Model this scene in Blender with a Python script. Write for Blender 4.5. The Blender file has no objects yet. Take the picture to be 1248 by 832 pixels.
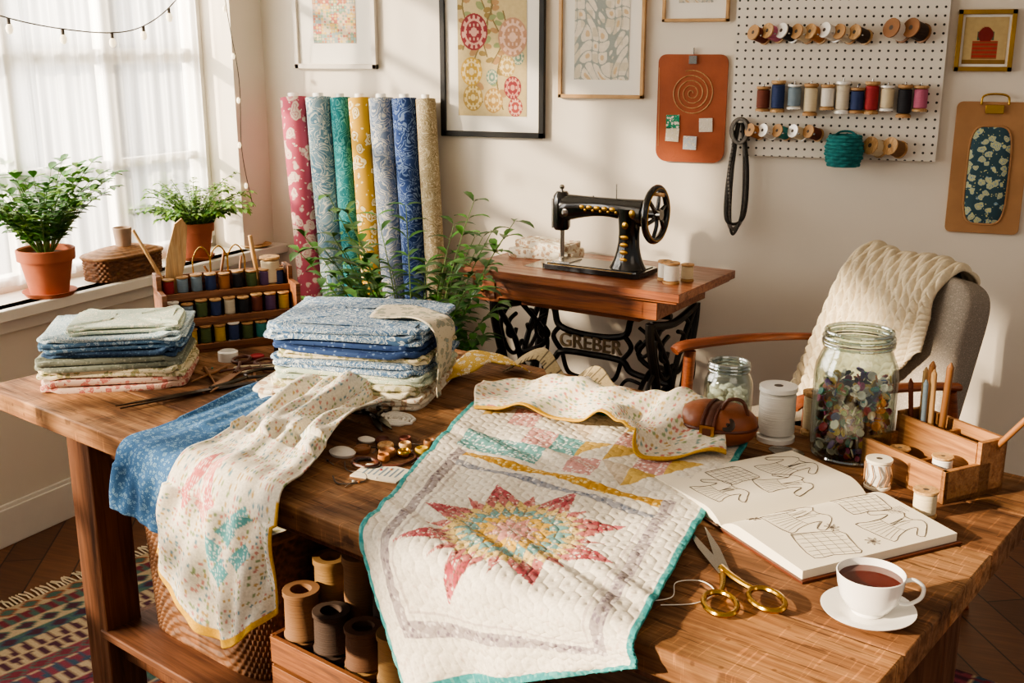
import bpy, math, random
from mathutils import Vector, Matrix, Euler
from math import sin, cos, pi, radians, sqrt, atan2
random.seed(7)
R=random.random
def U(a,b): return a+(b-a)*random.random()

# ------------------------------------------------------------------ colours
def hx(h):
    h=h.lstrip('#'); c=[int(h[i:i+2],16)/255 for i in (0,2,4)]
    return tuple(((x/12.92) if x<=.04045 else ((x+.055)/1.055)**2.4) for x in c)
def c4(c):
    if isinstance(c,str): c=hx(c)
    return (c[0],c[1],c[2],1)
def newmat(name):
    m=bpy.data.materials.new(name); m.use_nodes=True
    nt=m.node_tree; b=nt.nodes['Principled BSDF']
    return m,nt,b
def N(nt,t,**k):
    n=nt.nodes.new(t)
    for a,v in k.items(): setattr(n,a,v)
    return n
def ramp(nt,stops,interp='LINEAR'):
    r=N(nt,'ShaderNodeValToRGB'); r.color_ramp.interpolation=interp
    e=r.color_ramp.elements
    while len(e)<len(stops): e.new(.5)
    for i,(p,c) in enumerate(stops): e[i].position=p; e[i].color=c4(c)
    return r
def coords(nt,scale=(1,1,1),rot=(0,0,0)):
    t=N(nt,'ShaderNodeTexCoord'); mp=N(nt,'ShaderNodeMapping')
    nt.links.new(t.outputs['Object'],mp.inputs[0]); mp.inputs['Scale'].default_value=scale; mp.inputs['Rotation'].default_value=rot
    return mp.outputs[0]
def noise(nt,vec,scale,detail=3,dist=0):
    n=N(nt,'ShaderNodeTexNoise'); n.inputs['Scale'].default_value=scale; n.inputs['Detail'].default_value=detail
    n.inputs['Distortion'].default_value=dist
    nt.links.new(vec,n.inputs['Vector']); return n.outputs['Fac']
def bump(nt,b,h,strength=.3,dist=.01):
    n=N(nt,'ShaderNodeBump'); n.inputs['Strength'].default_value=strength; n.inputs['Distance'].default_value=dist
    nt.links.new(h,n.inputs['Height']); nt.links.new(n.outputs[0],b.inputs['Normal'])
def mix(nt,fac,a,b_,bt='MIX'):
    m=N(nt,'ShaderNodeMix',data_type='RGBA',blend_type=bt)
    if not isinstance(fac,(int,float)): nt.links.new(fac,m.inputs[0])
    else: m.inputs[0].default_value=fac
    for s,i in ((a,6),(b_,7)):
        if isinstance(s,(str,tuple)): m.inputs[i].default_value=c4(s)
        else: nt.links.new(s,m.inputs[i])
    return m.outputs[2]
def dark(c,f=.6):
    if isinstance(c,str): c=hx(c)
    return tuple(x*f for x in c[:3])
def mat(name,col,rough=.5,metal=0,var=.25,scale=15,bmp=0,bscale=150,coat=0,spec=.5,stretch=(1,1,1)):
    m,nt,b=newmat(name); v=coords(nt,stretch)
    n=noise(nt,v,scale,4)
    r=ramp(nt,[(.3,dark(col,1-var)),(.7,col)]); nt.links.new(n,r.inputs[0]); nt.links.new(r.outputs[0],b.inputs['Base Color'])
    b.inputs['Roughness'].default_value=rough; b.inputs['Metallic'].default_value=metal
    b.inputs['Coat Weight'].default_value=coat; b.inputs['Specular IOR Level'].default_value=spec
    if bmp: bump(nt,b,noise(nt,v,bscale,2),bmp,.003)
    return m
def wood(name,c1,c2,c3,axis=0,scale=6,rough=.4,coat=0,worn=0,spec=.5):
    m,nt,b=newmat(name); s=[7,7,7]; s[axis]=.6; v=coords(nt,tuple(s))
    n=noise(nt,v,scale,6,1.2); r=ramp(nt,[(.25,c3),(.45,c1),(.6,c2),(.8,c1)]); nt.links.new(n,r.inputs[0])
    s2=[60,60,60]; s2[axis]=2; v2=coords(nt,tuple(s2)); n2=noise(nt,v2,4,3)
    r2=ramp(nt,[(.35,(.5,.5,.5)),(.6,(1,1,1))]); nt.links.new(n2,r2.inputs[0])
    o=mix(nt,.55,r.outputs[0],r2.outputs[0],'MULTIPLY')
    if worn:
        v3=coords(nt); n3=noise(nt,v3,5,7,.8); r3=ramp(nt,[(.38,(.45,.41,.37)),(.50,(.92,.90,.88)),(.58,(1.05,1.05,1.05)),(.68,(1.45,1.42,1.36))]); nt.links.new(n3,r3.inputs[0])
        o=mix(nt,.9,o,r3.outputs[0],'MULTIPLY')
        v4=coords(nt,(1,14,1),(0,0,.5)); n4=noise(nt,v4,9,5,.3); r4=ramp(nt,[(.365,(.35,.31,.28)),(.395,(1,1,1))]); nt.links.new(n4,r4.inputs[0])
        o=mix(nt,.8,o,r4.outputs[0],'MULTIPLY')
        v5=coords(nt,(16,1,1),(0,0,.25)); n5=noise(nt,v5,11,5,.3); r6=ramp(nt,[(.60,(1,1,1)),(.65,(1.8,1.7,1.6))]); nt.links.new(n5,r6.inputs[0])
        o=mix(nt,.7,o,r6.outputs[0],'MULTIPLY')
        vo=N(nt,'ShaderNodeTexVoronoi'); vo.inputs['Scale'].default_value=26; nt.links.new(v3,vo.inputs['Vector'])
        r5=ramp(nt,[(.07,(.35,.3,.25)),(.13,(1,1,1))]); nt.links.new(vo.outputs['Distance'],r5.inputs[0]); o=mix(nt,.6,o,r5.outputs[0],'MULTIPLY')
    nt.links.new(o,b.inputs['Base Color']); b.inputs['Specular IOR Level'].default_value=spec
    rr=ramp(nt,[(.3,(min(1,rough+.15),)*3),(.7,(rough-.08,)*3)]); nt.links.new(n,rr.inputs[0]); nt.links.new(rr.outputs[0],b.inputs['Roughness'])
    b.inputs['Coat Weight'].default_value=coat
    bump(nt,b,n2,.25,.002); return m
def fabric(name,base,c2,c3,scale=30,kind='floral',rough=.9):
    m,nt,b=newmat(name); v=coords(nt)
    if kind=='floral':
        nz=N(nt,'ShaderNodeTexNoise'); nz.inputs['Scale'].default_value=scale*1.2; nt.links.new(v,nz.inputs['Vector'])
        ma=N(nt,'ShaderNodeMix',data_type='VECTOR'); ma.inputs[0].default_value=.9/scale
        nt.links.new(v,ma.inputs[4]); nt.links.new(nz.outputs['Color'],ma.inputs[5]); vv=ma.outputs[1]
        vo=N(nt,'ShaderNodeTexVoronoi'); vo.inputs['Scale'].default_value=scale; nt.links.new(vv,vo.inputs['Vector'])
        r=ramp(nt,[(0,c3),(.12,c2),(.22,c3),(.27,c2),(.38,c3),(.42,base)],'CONSTANT'); nt.links.new(vo.outputs['Distance'],r.inputs[0])
        vo2=N(nt,'ShaderNodeTexVoronoi'); vo2.inputs['Scale'].default_value=scale*2.3; nt.links.new(vv,vo2.inputs['Vector'])
        r2=ramp(nt,[(0,(1,1,1)),(.2,(0,0,0))],'CONSTANT'); nt.links.new(vo2.outputs['Distance'],r2.inputs[0])
        o=mix(nt,r2.outputs[0],r.outputs[0],c2)
    elif kind=='swirl':
        n=noise(nt,v,scale,1.5,2.2)
        r=ramp(nt,[(0,base),(.34,c2),(.385,base),(.43,c3),(.46,base),(.485,c2),(.52,base),(.56,c3),(.60,c2),(.64,base)],'CONSTANT'); nt.links.new(n,r.inputs[0]); o=r.outputs[0]
        vo=N(nt,'ShaderNodeTexVoronoi'); vo.inputs['Scale'].default_value=scale*2; nt.links.new(v,vo.inputs['Vector'])
        r2=ramp(nt,[(0,(1,1,1)),(.16,(0,0,0))],'CONSTANT'); nt.links.new(vo.outputs['Distance'],r2.inputs[0]); o=mix(nt,r2.outputs[0],o,c2)
    elif kind=='speck':
        vo=N(nt,'ShaderNodeTexVoronoi'); vo.inputs['Scale'].default_value=scale; nt.links.new(v,vo.inputs['Vector'])
        r=ramp(nt,[(0,c2),(.27,base)],'CONSTANT'); nt.links.new(vo.outputs['Distance'],r.inputs[0])
        n=noise(nt,v,scale*.8,2); r2=ramp(nt,[(0,(0,0,0)),(.6,(1,1,1))],'CONSTANT'); nt.links.new(n,r2.inputs[0])
        o=mix(nt,r2.outputs[0],r.outputs[0],c3)
    else:
        n=noise(nt,v,scale,2); o=mix(nt,n,base,c2)
    nt.links.new(o,b.inputs['Base Color']); b.inputs['Roughness'].default_value=rough
    b.inputs['Specular IOR Level'].default_value=.2
    bump(nt,b,noise(nt,v,350,2),.25,.002); return m
def vcol(name,rough=.9,noisy=.12,nscale=200,bmp=.25):
    m,nt,b=newmat(name); a=N(nt,'ShaderNodeAttribute'); a.attribute_name='Col'
    v=coords(nt); n=noise(nt,v,nscale,3)
    r=ramp(nt,[(.3,(1-noisy*2,)*3),(.7,(1,1,1))]); nt.links.new(n,r.inputs[0])
    nt.links.new(mix(nt,1,a.outputs['Color'],r.outputs[0],'MULTIPLY'),b.inputs['Base Color'])
    b.inputs['Roughness'].default_value=rough; b.inputs['Specular IOR Level'].default_value=.25
    if bmp: bump(nt,b,n,bmp,.002)
    return m

# ------------------------------------------------------------------ mesh builder
class MB:
    def __init__(s,name): s.name=name;s.v=[];s.f=[];s.mi=[];s.mats=[];s.X=Matrix()
    def mid(s,m):
        if m not in s.mats: s.mats.append(m)
        return s.mats.index(m)
    def add(s,vs,fs,m,M=None):
        o=len(s.v); T=s.X@M if M is not None else s.X
        s.v+= [T@Vector(p) for p in vs]; i=s.mid(m)
        for f in fs: s.f.append([a+o for a in f]); s.mi.append(i)
    def box(s,c,sz,m,rot=(0,0,0),top=1,M=None):
        x,y,z=sz[0]/2,sz[1]/2,sz[2]/2; t=top
        vs=[(-x,-y,-z),(x,-y,-z),(x,y,-z),(-x,y,-z),(-x*t,-y*t,z),(x*t,-y*t,z),(x*t,y*t,z),(-x*t,y*t,z)]
        fs=[(0,3,2,1),(4,5,6,7),(0,1,5,4),(1,2,6,5),(2,3,7,6),(3,0,4,7)]
        T=Matrix.Translation(c)@Euler(rot).to_matrix().to_4x4()
        if M is not None: T=M@T
        s.add(vs,fs,m,T)
    def grid(s,fn,nu,nv,m,cu=False,M=None,flip=False):
        vs=[];n=nu if cu else nu+1
        for j in range(nv+1):
            for i in range(n): vs.append(fn(i/nu,j/nv))
        fs=[]
        for j in range(nv):
            for i in range(nu):
                a=j*n+i;b=j*n+(i+1)%n if cu else a+1
                f=(a,b,b+n,a+n) if not cu else (a,b,(j+1)*n+(i+1)%n,a+n)
                fs.append(tuple(reversed(f)) if flip else f)
        s.add(vs,fs,m,M)
    def lathe(s,c,prof,m,n=28,M=None,sx=1,sy=1):
        T=Matrix.Translation(c)
        if M is not None: T=T@M
        vs=[];fs=[]
        for r,z in prof:
            for i in range(n):
                a=2*pi*i/n; vs.append((r*cos(a)*sx,r*sin(a)*sy,z))
        for j in range(len(prof)-1):
            for i in range(n):
                k=(i+1)%n; fs.append((j*n+i,j*n+k,(j+1)*n+k,(j+1)*n+i))
        if prof[0][0]>1e-4 : fs.append(tuple(reversed(range(n))))
        if prof[-1][0]>1e-4: fs.append(tuple((len(prof)-1)*n+i for i in range(n)))
        s.add(vs,fs,m,T)
    def openlathe(s,c,prof,m,n=28):
        vs=[];fs=[]
        for r,z in prof:
            for i in range(n):
                a=2*pi*i/n; vs.append((r*cos(a),r*sin(a),z))
        for j in range(len(prof)-1):
            for i in range(n):
                k=(i+1)%n; fs.append((j*n+i,j*n+k,(j+1)*n+k,(j+1)*n+i))
        s.add(vs,fs,m,Matrix.Translation(c))
    def tube(s,pts,r,m,n=8,closed=False,sub=0,flat=1):
        pts=[Vector(p) for p in pts]
        if sub: pts=smoothpts(pts,sub,closed)
        L=len(pts); rs=r if isinstance(r,(list,tuple)) else [r]*L
        if len(rs)!=L:
            q=[]; K=len(rs)-1
            for i in range(L):
                t=i/(L-1)*K; a=min(int(t),K-1); q.append(rs[a]+(rs[a+1]-rs[a])*(t-a))
            rs=q
        vs=[];fs=[];pn=None
        for i,p in enumerate(pts):
            if closed: t=pts[(i+1)%L]-pts[i-1]
            else: t=pts[min(i+1,L-1)]-pts[max(i-1,0)]
            if t.length<1e-9: t=Vector((0,0,1))
            t.normalize()
            if pn is None:
                pn=t.cross(Vector((0,0,1)))
                if pn.length<.1: pn=t.cross(Vector((0,1,0)))
            pn=(pn-t*pn.dot(t))
            if pn.length<1e-6: pn=t.orthogonal()
            pn.normalize(); q=t.cross(pn)
            for k in range(n):
                a=2*pi*k/n; vs.append(p+pn*cos(a)*rs[i]+q*sin(a)*rs[i]*flat)
        for i in range(L if closed else L-1):
            j=(i+1)%L
            for k in range(n):
                l=(k+1)%n; fs.append((i*n+k,i*n+l,j*n+l,j*n+k))
        if not closed: fs.append(tuple(reversed(range(n)))); fs.append(tuple((L-1)*n+k for k in range(n)))
        s.add(vs,fs,m)
    def cyl(s,p0,p1,r0,m,r1=None,n=18):
        s.tube([p0,p1],[r0,r0 if r1 is None else r1],m,n)
    def ell(s,c,r,m,rot=(0,0,0),nu=20,nv=12,M=None):
        def f(u,v):
            a=2*pi*u;b=pi*(v*.998+.001)-pi/2; return (r[0]*cos(b)*cos(a),r[1]*cos(b)*sin(a),r[2]*sin(b))
        T=Matrix.Translation(c)@Euler(rot).to_matrix().to_4x4()
        if M is not None: T=M@T
        s.grid(f,nu,nv,m,True,T)
    def prism(s,out,z0,z1,m,M=None):
        n=len(out); vs=[(x,y,z0) for x,y in out]+[(x,y,z1) for x,y in out]
        fs=[tuple(reversed(range(n))),tuple(range(n,2*n))]+[(i,(i+1)%n,n+(i+1)%n,n+i) for i in range(n)]
        s.add(vs,fs,m,M)
    def leaf(s,p,d,up,L,W,m,droop=.3):
        p=Vector(p);d=Vector(d).normalized();up=Vector(up); sd=d.cross(up)
        if sd.length<.01: sd=d.orthogonal()
        sd.normalize(); nn=sd.cross(d).normalized()
        vs=[p]
        for k,w in ((.3,.8),(.6,1),(.85,.5)):
            c=p+d*L*k-Vector((0,0,1))*L*droop*k*k
            vs+= [c-sd*W*w/2+nn*W*.12,c,c+sd*W*w/2+nn*W*.12]
        vs.append(p+d*L-Vector((0,0,1))*L*droop)
        fs=[(0,2,1),(0,3,2),(1,2,5,4),(2,3,6,5),(4,5,8,7),(5,6,9,8),(7,8,10),(8,9,10)]
        s.add(vs,fs,m)
    def done(s,loc=(0,0,0),rz=0,bevel=0,parent=None,solid=0,ang=42):
        me=bpy.data.meshes.new(s.name); me.from_pydata([tuple(v) for v in s.v],[],s.f)
        for m in s.mats: me.materials.append(m)
        me.polygons.foreach_set('material_index',s.mi)
        me.polygons.foreach_set('use_smooth',[True]*len(me.polygons))
        me.update(); me.set_sharp_from_angle(angle=radians(ang))
        o=bpy.data.objects.new(s.name,me); bpy.context.scene.collection.objects.link(o)
        o.location=loc; o.rotation_euler=(0,0,rz)
        if solid:
            k=o.modifiers.new('solid','SOLIDIFY'); k.thickness=solid; k.offset=0
        if bevel:
            k=o.modifiers.new('bev','BEVEL'); k.width=bevel; k.segments=2; k.limit_method='ANGLE'; k.angle_limit=radians(50)
        if parent is not None: o.parent=parent
        return o
def smoothpts(pts,sub,closed=False):
    out=[];n=len(pts)
    rng=range(n if closed else n-1)
    for i in rng:
        if closed: a,b,c,d=pts[i-1],pts[i],pts[(i+1)%n],pts[(i+2)%n]
        else: a,b,c,d=pts[max(i-1,0)],pts[i],pts[i+1],pts[min(i+2,n-1)]
        for k in range(sub):
            t=k/sub; out.append(.5*((2*b)+(-a+c)*t+(2*a-5*b+4*c-d)*t*t+(-a+3*b-3*c+d)*t*t*t))
    if not closed: out.append(pts[-1])
    return out
def cr(pts,knots,t):
    n=len(pts); i=0
    while i<n-2 and t>knots[i+1]: i+=1
    k=(t-knots[i])/(knots[i+1]-knots[i]); a,b,c,d=pts[max(i-1,0)],pts[i],pts[i+1],pts[min(i+2,n-1)]
    h=knots[i+1]-knots[i]
    m1=(c-a)/(knots[i+1]-knots[max(i-1,0)])*h; m2=(d-b)/(knots[min(i+2,n-1)]-knots[i])*h
    k2=k*k;k3=k2*k
    return b*(2*k3-3*k2+1)+m1*(k3-2*k2+k)+c*(-2*k3+3*k2)+m2*(k3-k2)
def loft(rails,vk=None,uk=None):
    rails=[[Vector(p) for p in r] for r in rails]
    n=len(rails[0]); vk=vk or [i/(n-1) for i in range(n)]; uk=uk or [i/(len(rails)-1) for i in range(len(rails))]
    def P(u,v):
        pts=[cr(r,vk,v) for r in rails]
        return cr(pts,uk,u)
    return P
def sheet(name,P,nu,nv,col=None,mt=None,thick=.004,loc=(0,0,0),rz=0,parent=None,disp=None):
    e=1e-3; vs=[];cs=[]
    for j in range(nv+1):
        for i in range(nu+1):
            u,v=i/nu,j/nv; p=P(u,v)
            if disp:
                du=P(min(u+e,1),v)-P(max(u-e,0),v); dv=P(u,min(v+e,1))-P(u,max(v-e,0)); n=du.cross(dv)
                if n.length>0: n.normalize()
                if n.z<0 : n=-n
                p=p+n*disp(u,v)
            vs.append(tuple(p))
            if col: cs+= list(c4(col(u,v)))
    fs=[(j*(nu+1)+i,j*(nu+1)+i+1,(j+1)*(nu+1)+i+1,(j+1)*(nu+1)+i) for j in range(nv) for i in range(nu)]
    me=bpy.data.meshes.new(name); me.from_pydata(vs,[],fs)
    if col:
        a=me.color_attributes.new('Col','FLOAT_COLOR','POINT'); a.data.foreach_set('color',cs)
    me.polygons.foreach_set('use_smooth',[True]*len(fs)); me.materials.append(mt); me.update()
    o=bpy.data.objects.new(name,me); bpy.context.scene.collection.objects.link(o)
    o.location=loc;o.rotation_euler=(0,0,rz)
    if thick:
        k=o.modifiers.new('s','SOLIDIFY'); k.thickness=thick; k.offset=0
    if parent is not None: o.parent=parent
    return o
TA=radians(-18.95)
def TW(x,y,z=.9): return (.9458*x+.3247*y+1.587,-.3247*x+.9458*y,z)
def hsh(i,j,k=0):
    x=sin(i*127.1+j*311.7+k*74.7)*43758.5453; return x-math.floor(x)

# ------------------------------------------------------------------ materials
M_wall=mat('wall_paint','#e3dacb',.9,var=.04,scale=3,bmp=.08,bscale=300)
M_trim=mat('white_trim','#e9e4d9',.55,var=.05)
M_ceil=mat('ceiling_paint','#e9e2d5',.9,var=.03)
M_t1=wood('table_wood_a','#875f3e','#99714b','#604229',0,5,.68,worn=1,spec=.22)
M_t2=wood('table_wood_b','#745035','#866042','#513722',0,4,.68,worn=1,spec=.22)
M_t3=wood('table_wood_c','#936b49','#a47c57','#6b4a31',0,6,.68,worn=1,spec=.22)
M_tleg=wood('table_leg_wood','#5e3a24','#6d462e','#402515',2,5,.55,spec=.3)
M_shelf=wood('shelf_wood','#5e3a24','#6d462e','#422617',0,5,.55,spec=.3)
M_chw=wood('chair_wood','#7d4022','#8f4e2c','#5c2a12',1,5,.4,.15)
M_sw=wood('treadle_wood','#84482a','#975a34','#60331a',0,6,.35,.25)
M_rack=wood('rack_wood','#7a4a2a','#8b5935','#58341c',0,8,.5)
M_box=wood('organizer_wood','#9a683c','#ab7a4a','#784d2a',0,8,.55)
M_pale=wood('pale_wood','#bd925f','#cea774','#a57a48',2,8,.5)
M_stick=mat('stick_wood','#8e5e34',.5)
M_black=mat('black_enamel','#0b0b0c',.18,0,.2,coat=.6)
M_iron=mat('cast_iron','#15110f',.45,.4)
M_gold=mat('gold_decal','#c99a3a',.3,.9)
M_brass=mat('brass','#bb923f',.22,1,.1)
M_steel=mat('steel','#aeaaa4',.25,1,.1)
M_dsteel=mat('dark_steel','#4a423c',.32,.9)
M_terra=mat('terracotta','#ad6040',.85,var=.25,scale=8)
M_soil=mat('soil','#2a1c12',1)
M_leaf=mat('leaf_green','#4f8a32',.5,var=.45,scale=20)
M_leaf2=mat('leaf_light','#7fab42',.5,var=.35,scale=20)
M_leaf3=mat('leaf_dark','#3a6a2e',.42,var=.5,scale=12)
M_stem=mat('stem_green','#5c7a34',.6)
M_white=mat('white_thread','#e8e3d8',.8,var=.1,scale=60,bmp=.6,bscale=8,stretch=(1,1,60))
M_cream=mat('cream_thread','#d9c9a8',.8,var=.12,bmp=.5,bscale=8,stretch=(1,1,60))
M_bead=mat('ivory_beads','#f4ecda',.5,var=.08)
M_porc=mat('porcelain','#f1eee7',.12,var=.02,coat=.4)
M_tea=mat('tea','#55160a',.05,var=.2)
M_leather=mat('leather','#a0522e',.55,var=.3,scale=9,bmp=.3,bscale=120)
M_leather2=mat('dark_leather','#5c2a14',.45,var=.4,scale=14,bmp=.5,bscale=60)
M_pouch=mat('saddle_leather','#8c4a24',.42,var=.4,scale=18,bmp=.5,bscale=50)
M_kraft=mat('kraft_cardboard','#ad8259',.85,var=.15)
M_paper=mat('paper','#e9dfc9',.9,var=.06,scale=6)
M_ink=mat('ink','#554b42',.8)
M_spoolw=mat('spool_wood','#b98d5c',.6)
M_wick=mat('wicker','#94663a',.7,var=.55,scale=60)
M_wickd=mat('dark_wicker','#7a4e2a',.7,var=.6,scale=50)
M_tweed=fabric('chair_tweed','#8f867b','#6e675e','#a69c8f',300,'speck')
M_knit=mat('knit_wool','#dccdb0',.95,var=.18,scale=40,bmp=1,bscale=140)
M_fr_black=mat('black_frame','#161514',.4)
M_fr_wood=mat('light_oak_frame','#c79f6e',.5)
M_fr_white=mat('white_frame','#d9d0c3',.5,var=.05)
M_fr_gold=mat('gold_frame','#a07c36',.4,.6)
M_mat=mat('mat_board','#ece7dc',.9,var=.02)
M_vc=vcol('painted_cloth'); M_vp=vcol('painted_paper',.8,.06,60,0)
st6=(1,1,60)
M_cone=[mat('cone_brown','#86603c',.8,bmp=.6,bscale=8,stretch=st6),mat('cone_dark','#3e2c20',.8,bmp=.6,bscale=8,stretch=st6),mat('cone_tan','#a9834f',.8,bmp=.6,bscale=8,stretch=st6),mat('cone_umber','#65432a',.8,bmp=.6,bscale=8,stretch=st6)]
TH=[mat('thread_%d'%i,c,.75,var=.15,bmp=.5,bscale=8,stretch=st6) for i,c in enumerate(['#9c2a30','#c9a338','#2c3c68','#2d807b','#6d3524','#d9cdb4','#b8647f','#506136','#1b1b22','#b0703a','#8093a0','#5f456a'])]
BT=[mat('button_%d'%i,c,.3,var=.1) for i,c in enumerate(['#b02c36','#d0ad42','#2e5a9c','#268a84','#ece4d6','#b4487a','#3c1d12','#6a9848','#c07436','#101014','#6a4a8a','#ddd2be','#e6dcc8'])]
def glassm(name,tint,st,rough=.04):
    m=bpy.data.materials.new(name); m.use_nodes=True; nt=m.node_tree; nt.nodes.clear()
    o=N(nt,'ShaderNodeOutputMaterial'); mx=N(nt,'ShaderNodeMixShader'); t=N(nt,'ShaderNodeBsdfTransparent'); g=N(nt,'ShaderNodeBsdfGlossy')
    t.inputs[0].default_value=c4(tint); g.inputs['Roughness'].default_value=rough
    lw=N(nt,'ShaderNodeLayerWeight'); lw.inputs[0].default_value=.4
    r=ramp(nt,st); nt.links.new(lw.outputs['Facing'],r.inputs[0])
    nt.links.new(r.outputs[0],mx.inputs[0]); nt.links.new(t.outputs[0],mx.inputs[1]); nt.links.new(g.outputs[0],mx.inputs[2]); nt.links.new(mx.outputs[0],o.inputs[0]); return m
M_glass=glassm('clear_glass',(.86,.91,.89),[(0,(.09,)*3),(.45,(.16,)*3),(.75,(.45,)*3),(1,(.85,)*3)],.07)
M_glasst=glassm('thick_glass_rim',(.70,.77,.75),[(0,(.30,)*3),(.6,(.45,)*3),(1,(.85,)*3)])
def sheer():
    m=bpy.data.materials.new('sheer_voile'); m.use_nodes=True; nt=m.node_tree; nt.nodes.clear()
    o=N(nt,'ShaderNodeOutputMaterial'); mx=N(nt,'ShaderNodeMixShader'); t=N(nt,'ShaderNodeBsdfTransparent'); tr=N(nt,'ShaderNodeBsdfTranslucent'); d=N(nt,'ShaderNodeBsdfDiffuse'); m2=N(nt,'ShaderNodeMixShader')
    tr.inputs[0].default_value=(.96,.95,.93,1); d.inputs[0].default_value=(.9,.88,.85,1); m2.inputs[0].default_value=.2
    n=noise(nt,coords(nt,(8,8,.3)),4,2); r=ramp(nt,[(.3,(.35,)*3),(.7,(.58,)*3)]); nt.links.new(n,r.inputs[0])
    nt.links.new(r.outputs[0],mx.inputs[0]); nt.links.new(t.outputs[0],mx.inputs[1]); nt.links.new(tr.outputs[0],m2.inputs[1]); nt.links.new(d.outputs[0],m2.inputs[2]); nt.links.new(m2.outputs[0],mx.inputs[2]); nt.links.new(mx.outputs[0],o.inputs[0]); return m
M_sheer=sheer()
M_peg,nt,b=newmat('pegboard_holes'); v=coords(nt,(1/.03,1,1/.03))
fr=N(nt,'ShaderNodeVectorMath',operation='FRACTION'); nt.links.new(v,fr.inputs[0])
sb=N(nt,'ShaderNodeVectorMath',operation='SUBTRACT'); nt.links.new(fr.outputs[0],sb.inputs[0]); sb.inputs[1].default_value=(.5,.5,.5)
ml=N(nt,'ShaderNodeVectorMath',operation='MULTIPLY'); nt.links.new(sb.outputs[0],ml.inputs[0]); ml.inputs[1].default_value=(1,0,1)
ln=N(nt,'ShaderNodeVectorMath',operation='LENGTH'); nt.links.new(ml.outputs[0],ln.inputs[0])
lt=N(nt,'ShaderNodeMath',operation='LESS_THAN'); nt.links.new(ln.outputs['Value'],lt.inputs[0]); lt.inputs[1].default_value=.15
nt.links.new(mix(nt,lt.outputs[0],'#e0d9cc','#2b2723'),b.inputs['Base Color']); b.inputs['Roughness'].default_value=.5
M_floor,nt,b=newmat('floor_boards'); v=coords(nt,(1,1,1),(0,0,radians(62)))
br=N(nt,'ShaderNodeTexBrick'); nt.links.new(v,br.inputs['Vector']); br.inputs['Scale'].default_value=1
br.inputs['Brick Width'].default_value=1.5; br.inputs['Row Height'].default_value=.13; br.inputs['Mortar Size'].default_value=.003
br.inputs['Color1'].default_value=c4('#7c5034'); br.inputs['Color2'].default_value=c4('#603c26'); br.inputs['Mortar'].default_value=c4('#24130a')
v2=coords(nt,(2,30,2),(0,0,radians(62))); n=noise(nt,v2,3,5); r=ramp(nt,[(.3,(.6,.6,.6)),(.7,(1.1,1.1,1.1))]); nt.links.new(n,r.inputs[0])
nt.links.new(mix(nt,.8,br.outputs[0],r.outputs[0],'MULTIPLY'),b.inputs['Base Color']); b.inputs['Roughness'].default_value=.42

# ------------------------------------------------------------------ room
LWl=(-1.17,4.36,0); LWr=radians(-98)
B=MB('wall_back'); B.box((1.3,4.43,1.4),(5.5,.14,2.8),M_wall); B.done()
B=MB('floor'); B.box((1.3,1.9,-.05),(6.2,6,.1),M_floor); B.done()
B=MB('ceiling'); B.box((1.3,2.2,2.85),(6.0,5,.1),M_ceil); B.done()
B=MB('wall_left')
def wb(t0,t1,z0,z1): B.box(((t0+t1)/2,-.125,(z0+z1)/2),(t1-t0,.25,z1-z0),M_wall)
wb(-.03,.2,0,2.8); wb(.2,5.1,0,.83); wb(.2,5.1,2.45,2.8); wb(2.25,2.6,.83,2.45); wb(4.9,5.1,.83,2.45)
B.done(LWl,LWr)
B=MB('baseboard_left'); B.box((2.5,.01,.07),(5.0,.02,.14),M_trim); B.box((2.5,.008,.145),(5.0,.012,.02),M_trim); B.done(LWl,LWr,.003)
def window(name,t0,t1,mull):
    B=MB(name); z0,z1=.86,2.45; y=-.2
    for t in (t0+.03,t1-.03): B.box((t,y,(z0+z1)/2),(.06,.07,z1-z0),M_trim)
    for z in (z0+.03,z1-.03): B.box(((t0+t1)/2,y,z),(t1-t0,.07,.06),M_trim)
    for t in mull: B.box((t,y,(z0+z1)/2),(.055,.05,z1-z0),M_trim)
    for z in (1.28,1.70,2.1): B.box(((t0+t1)/2,y,z),(t1-t0-.1,.035,.035 if z!=1.70 else .06),M_trim)
    B.box(((t0+t1)/2,-.1,.845),(t1-t0,.3,.04),M_trim); B.box(((t0+t1)/2-.05,.03,.845),(t1-t0+.34,.09,.04),M_trim)
    B.box(((t0+t1)/2-.05,.015,.80),(t1-t0+.26,.02,.06),M_trim)
    B.done(LWl,LWr,.004)
window('window_1',.2,2.25,[.72,1.2,1.75]); window('added_sun_window',2.6,4.9,[3.2,3.75,4.3])  # second window is unseen, added so sun reaches the table
def curt(t0,t1,k,ph):
    def P(u,v):
        t=t0+(t1-t0)*u; return Vector((t,-.145+.012*sin(u*k+ph+.4*sin(v*3))*(.6+.4*v)+.004*sin(u*k*2.7),2.42-1.53*v))
    return P
e=bpy.data.objects.new('sheer_curtain',None); bpy.context.scene.collection.objects.link(e); e.location=LWl; e.rotation_euler=(0,0,LWr)
for i,(a,b_,k,ph) in enumerate([(.25,1.19,55,0),(1.14,2.2,60,1)]):
    sheet('curtain_panel_%d'%i,curt(a,b_,k,ph),150,20,None,M_sheer,0,parent=e)
B=MB('curtain_rod'); B.cyl((.22,-.145,2.425),(2.23,-.145,2.425),.008,M_brass); B.done((0,0,0),0,parent=e)
B=MB('string_lights'); M_wire=mat('light_wire','#4a4238',.6)
M_bulb=bpy.data.materials.new('warm_bulb'); M_bulb.use_nodes=True; pb=M_bulb.node_tree.nodes['Principled BSDF']; pb.inputs['Emission Color'].default_value=(1,.8,.5,1); pb.inputs['Emission Strength'].default_value=1.5; pb.inputs['Base Color'].default_value=(.9,.8,.6,1)
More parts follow.
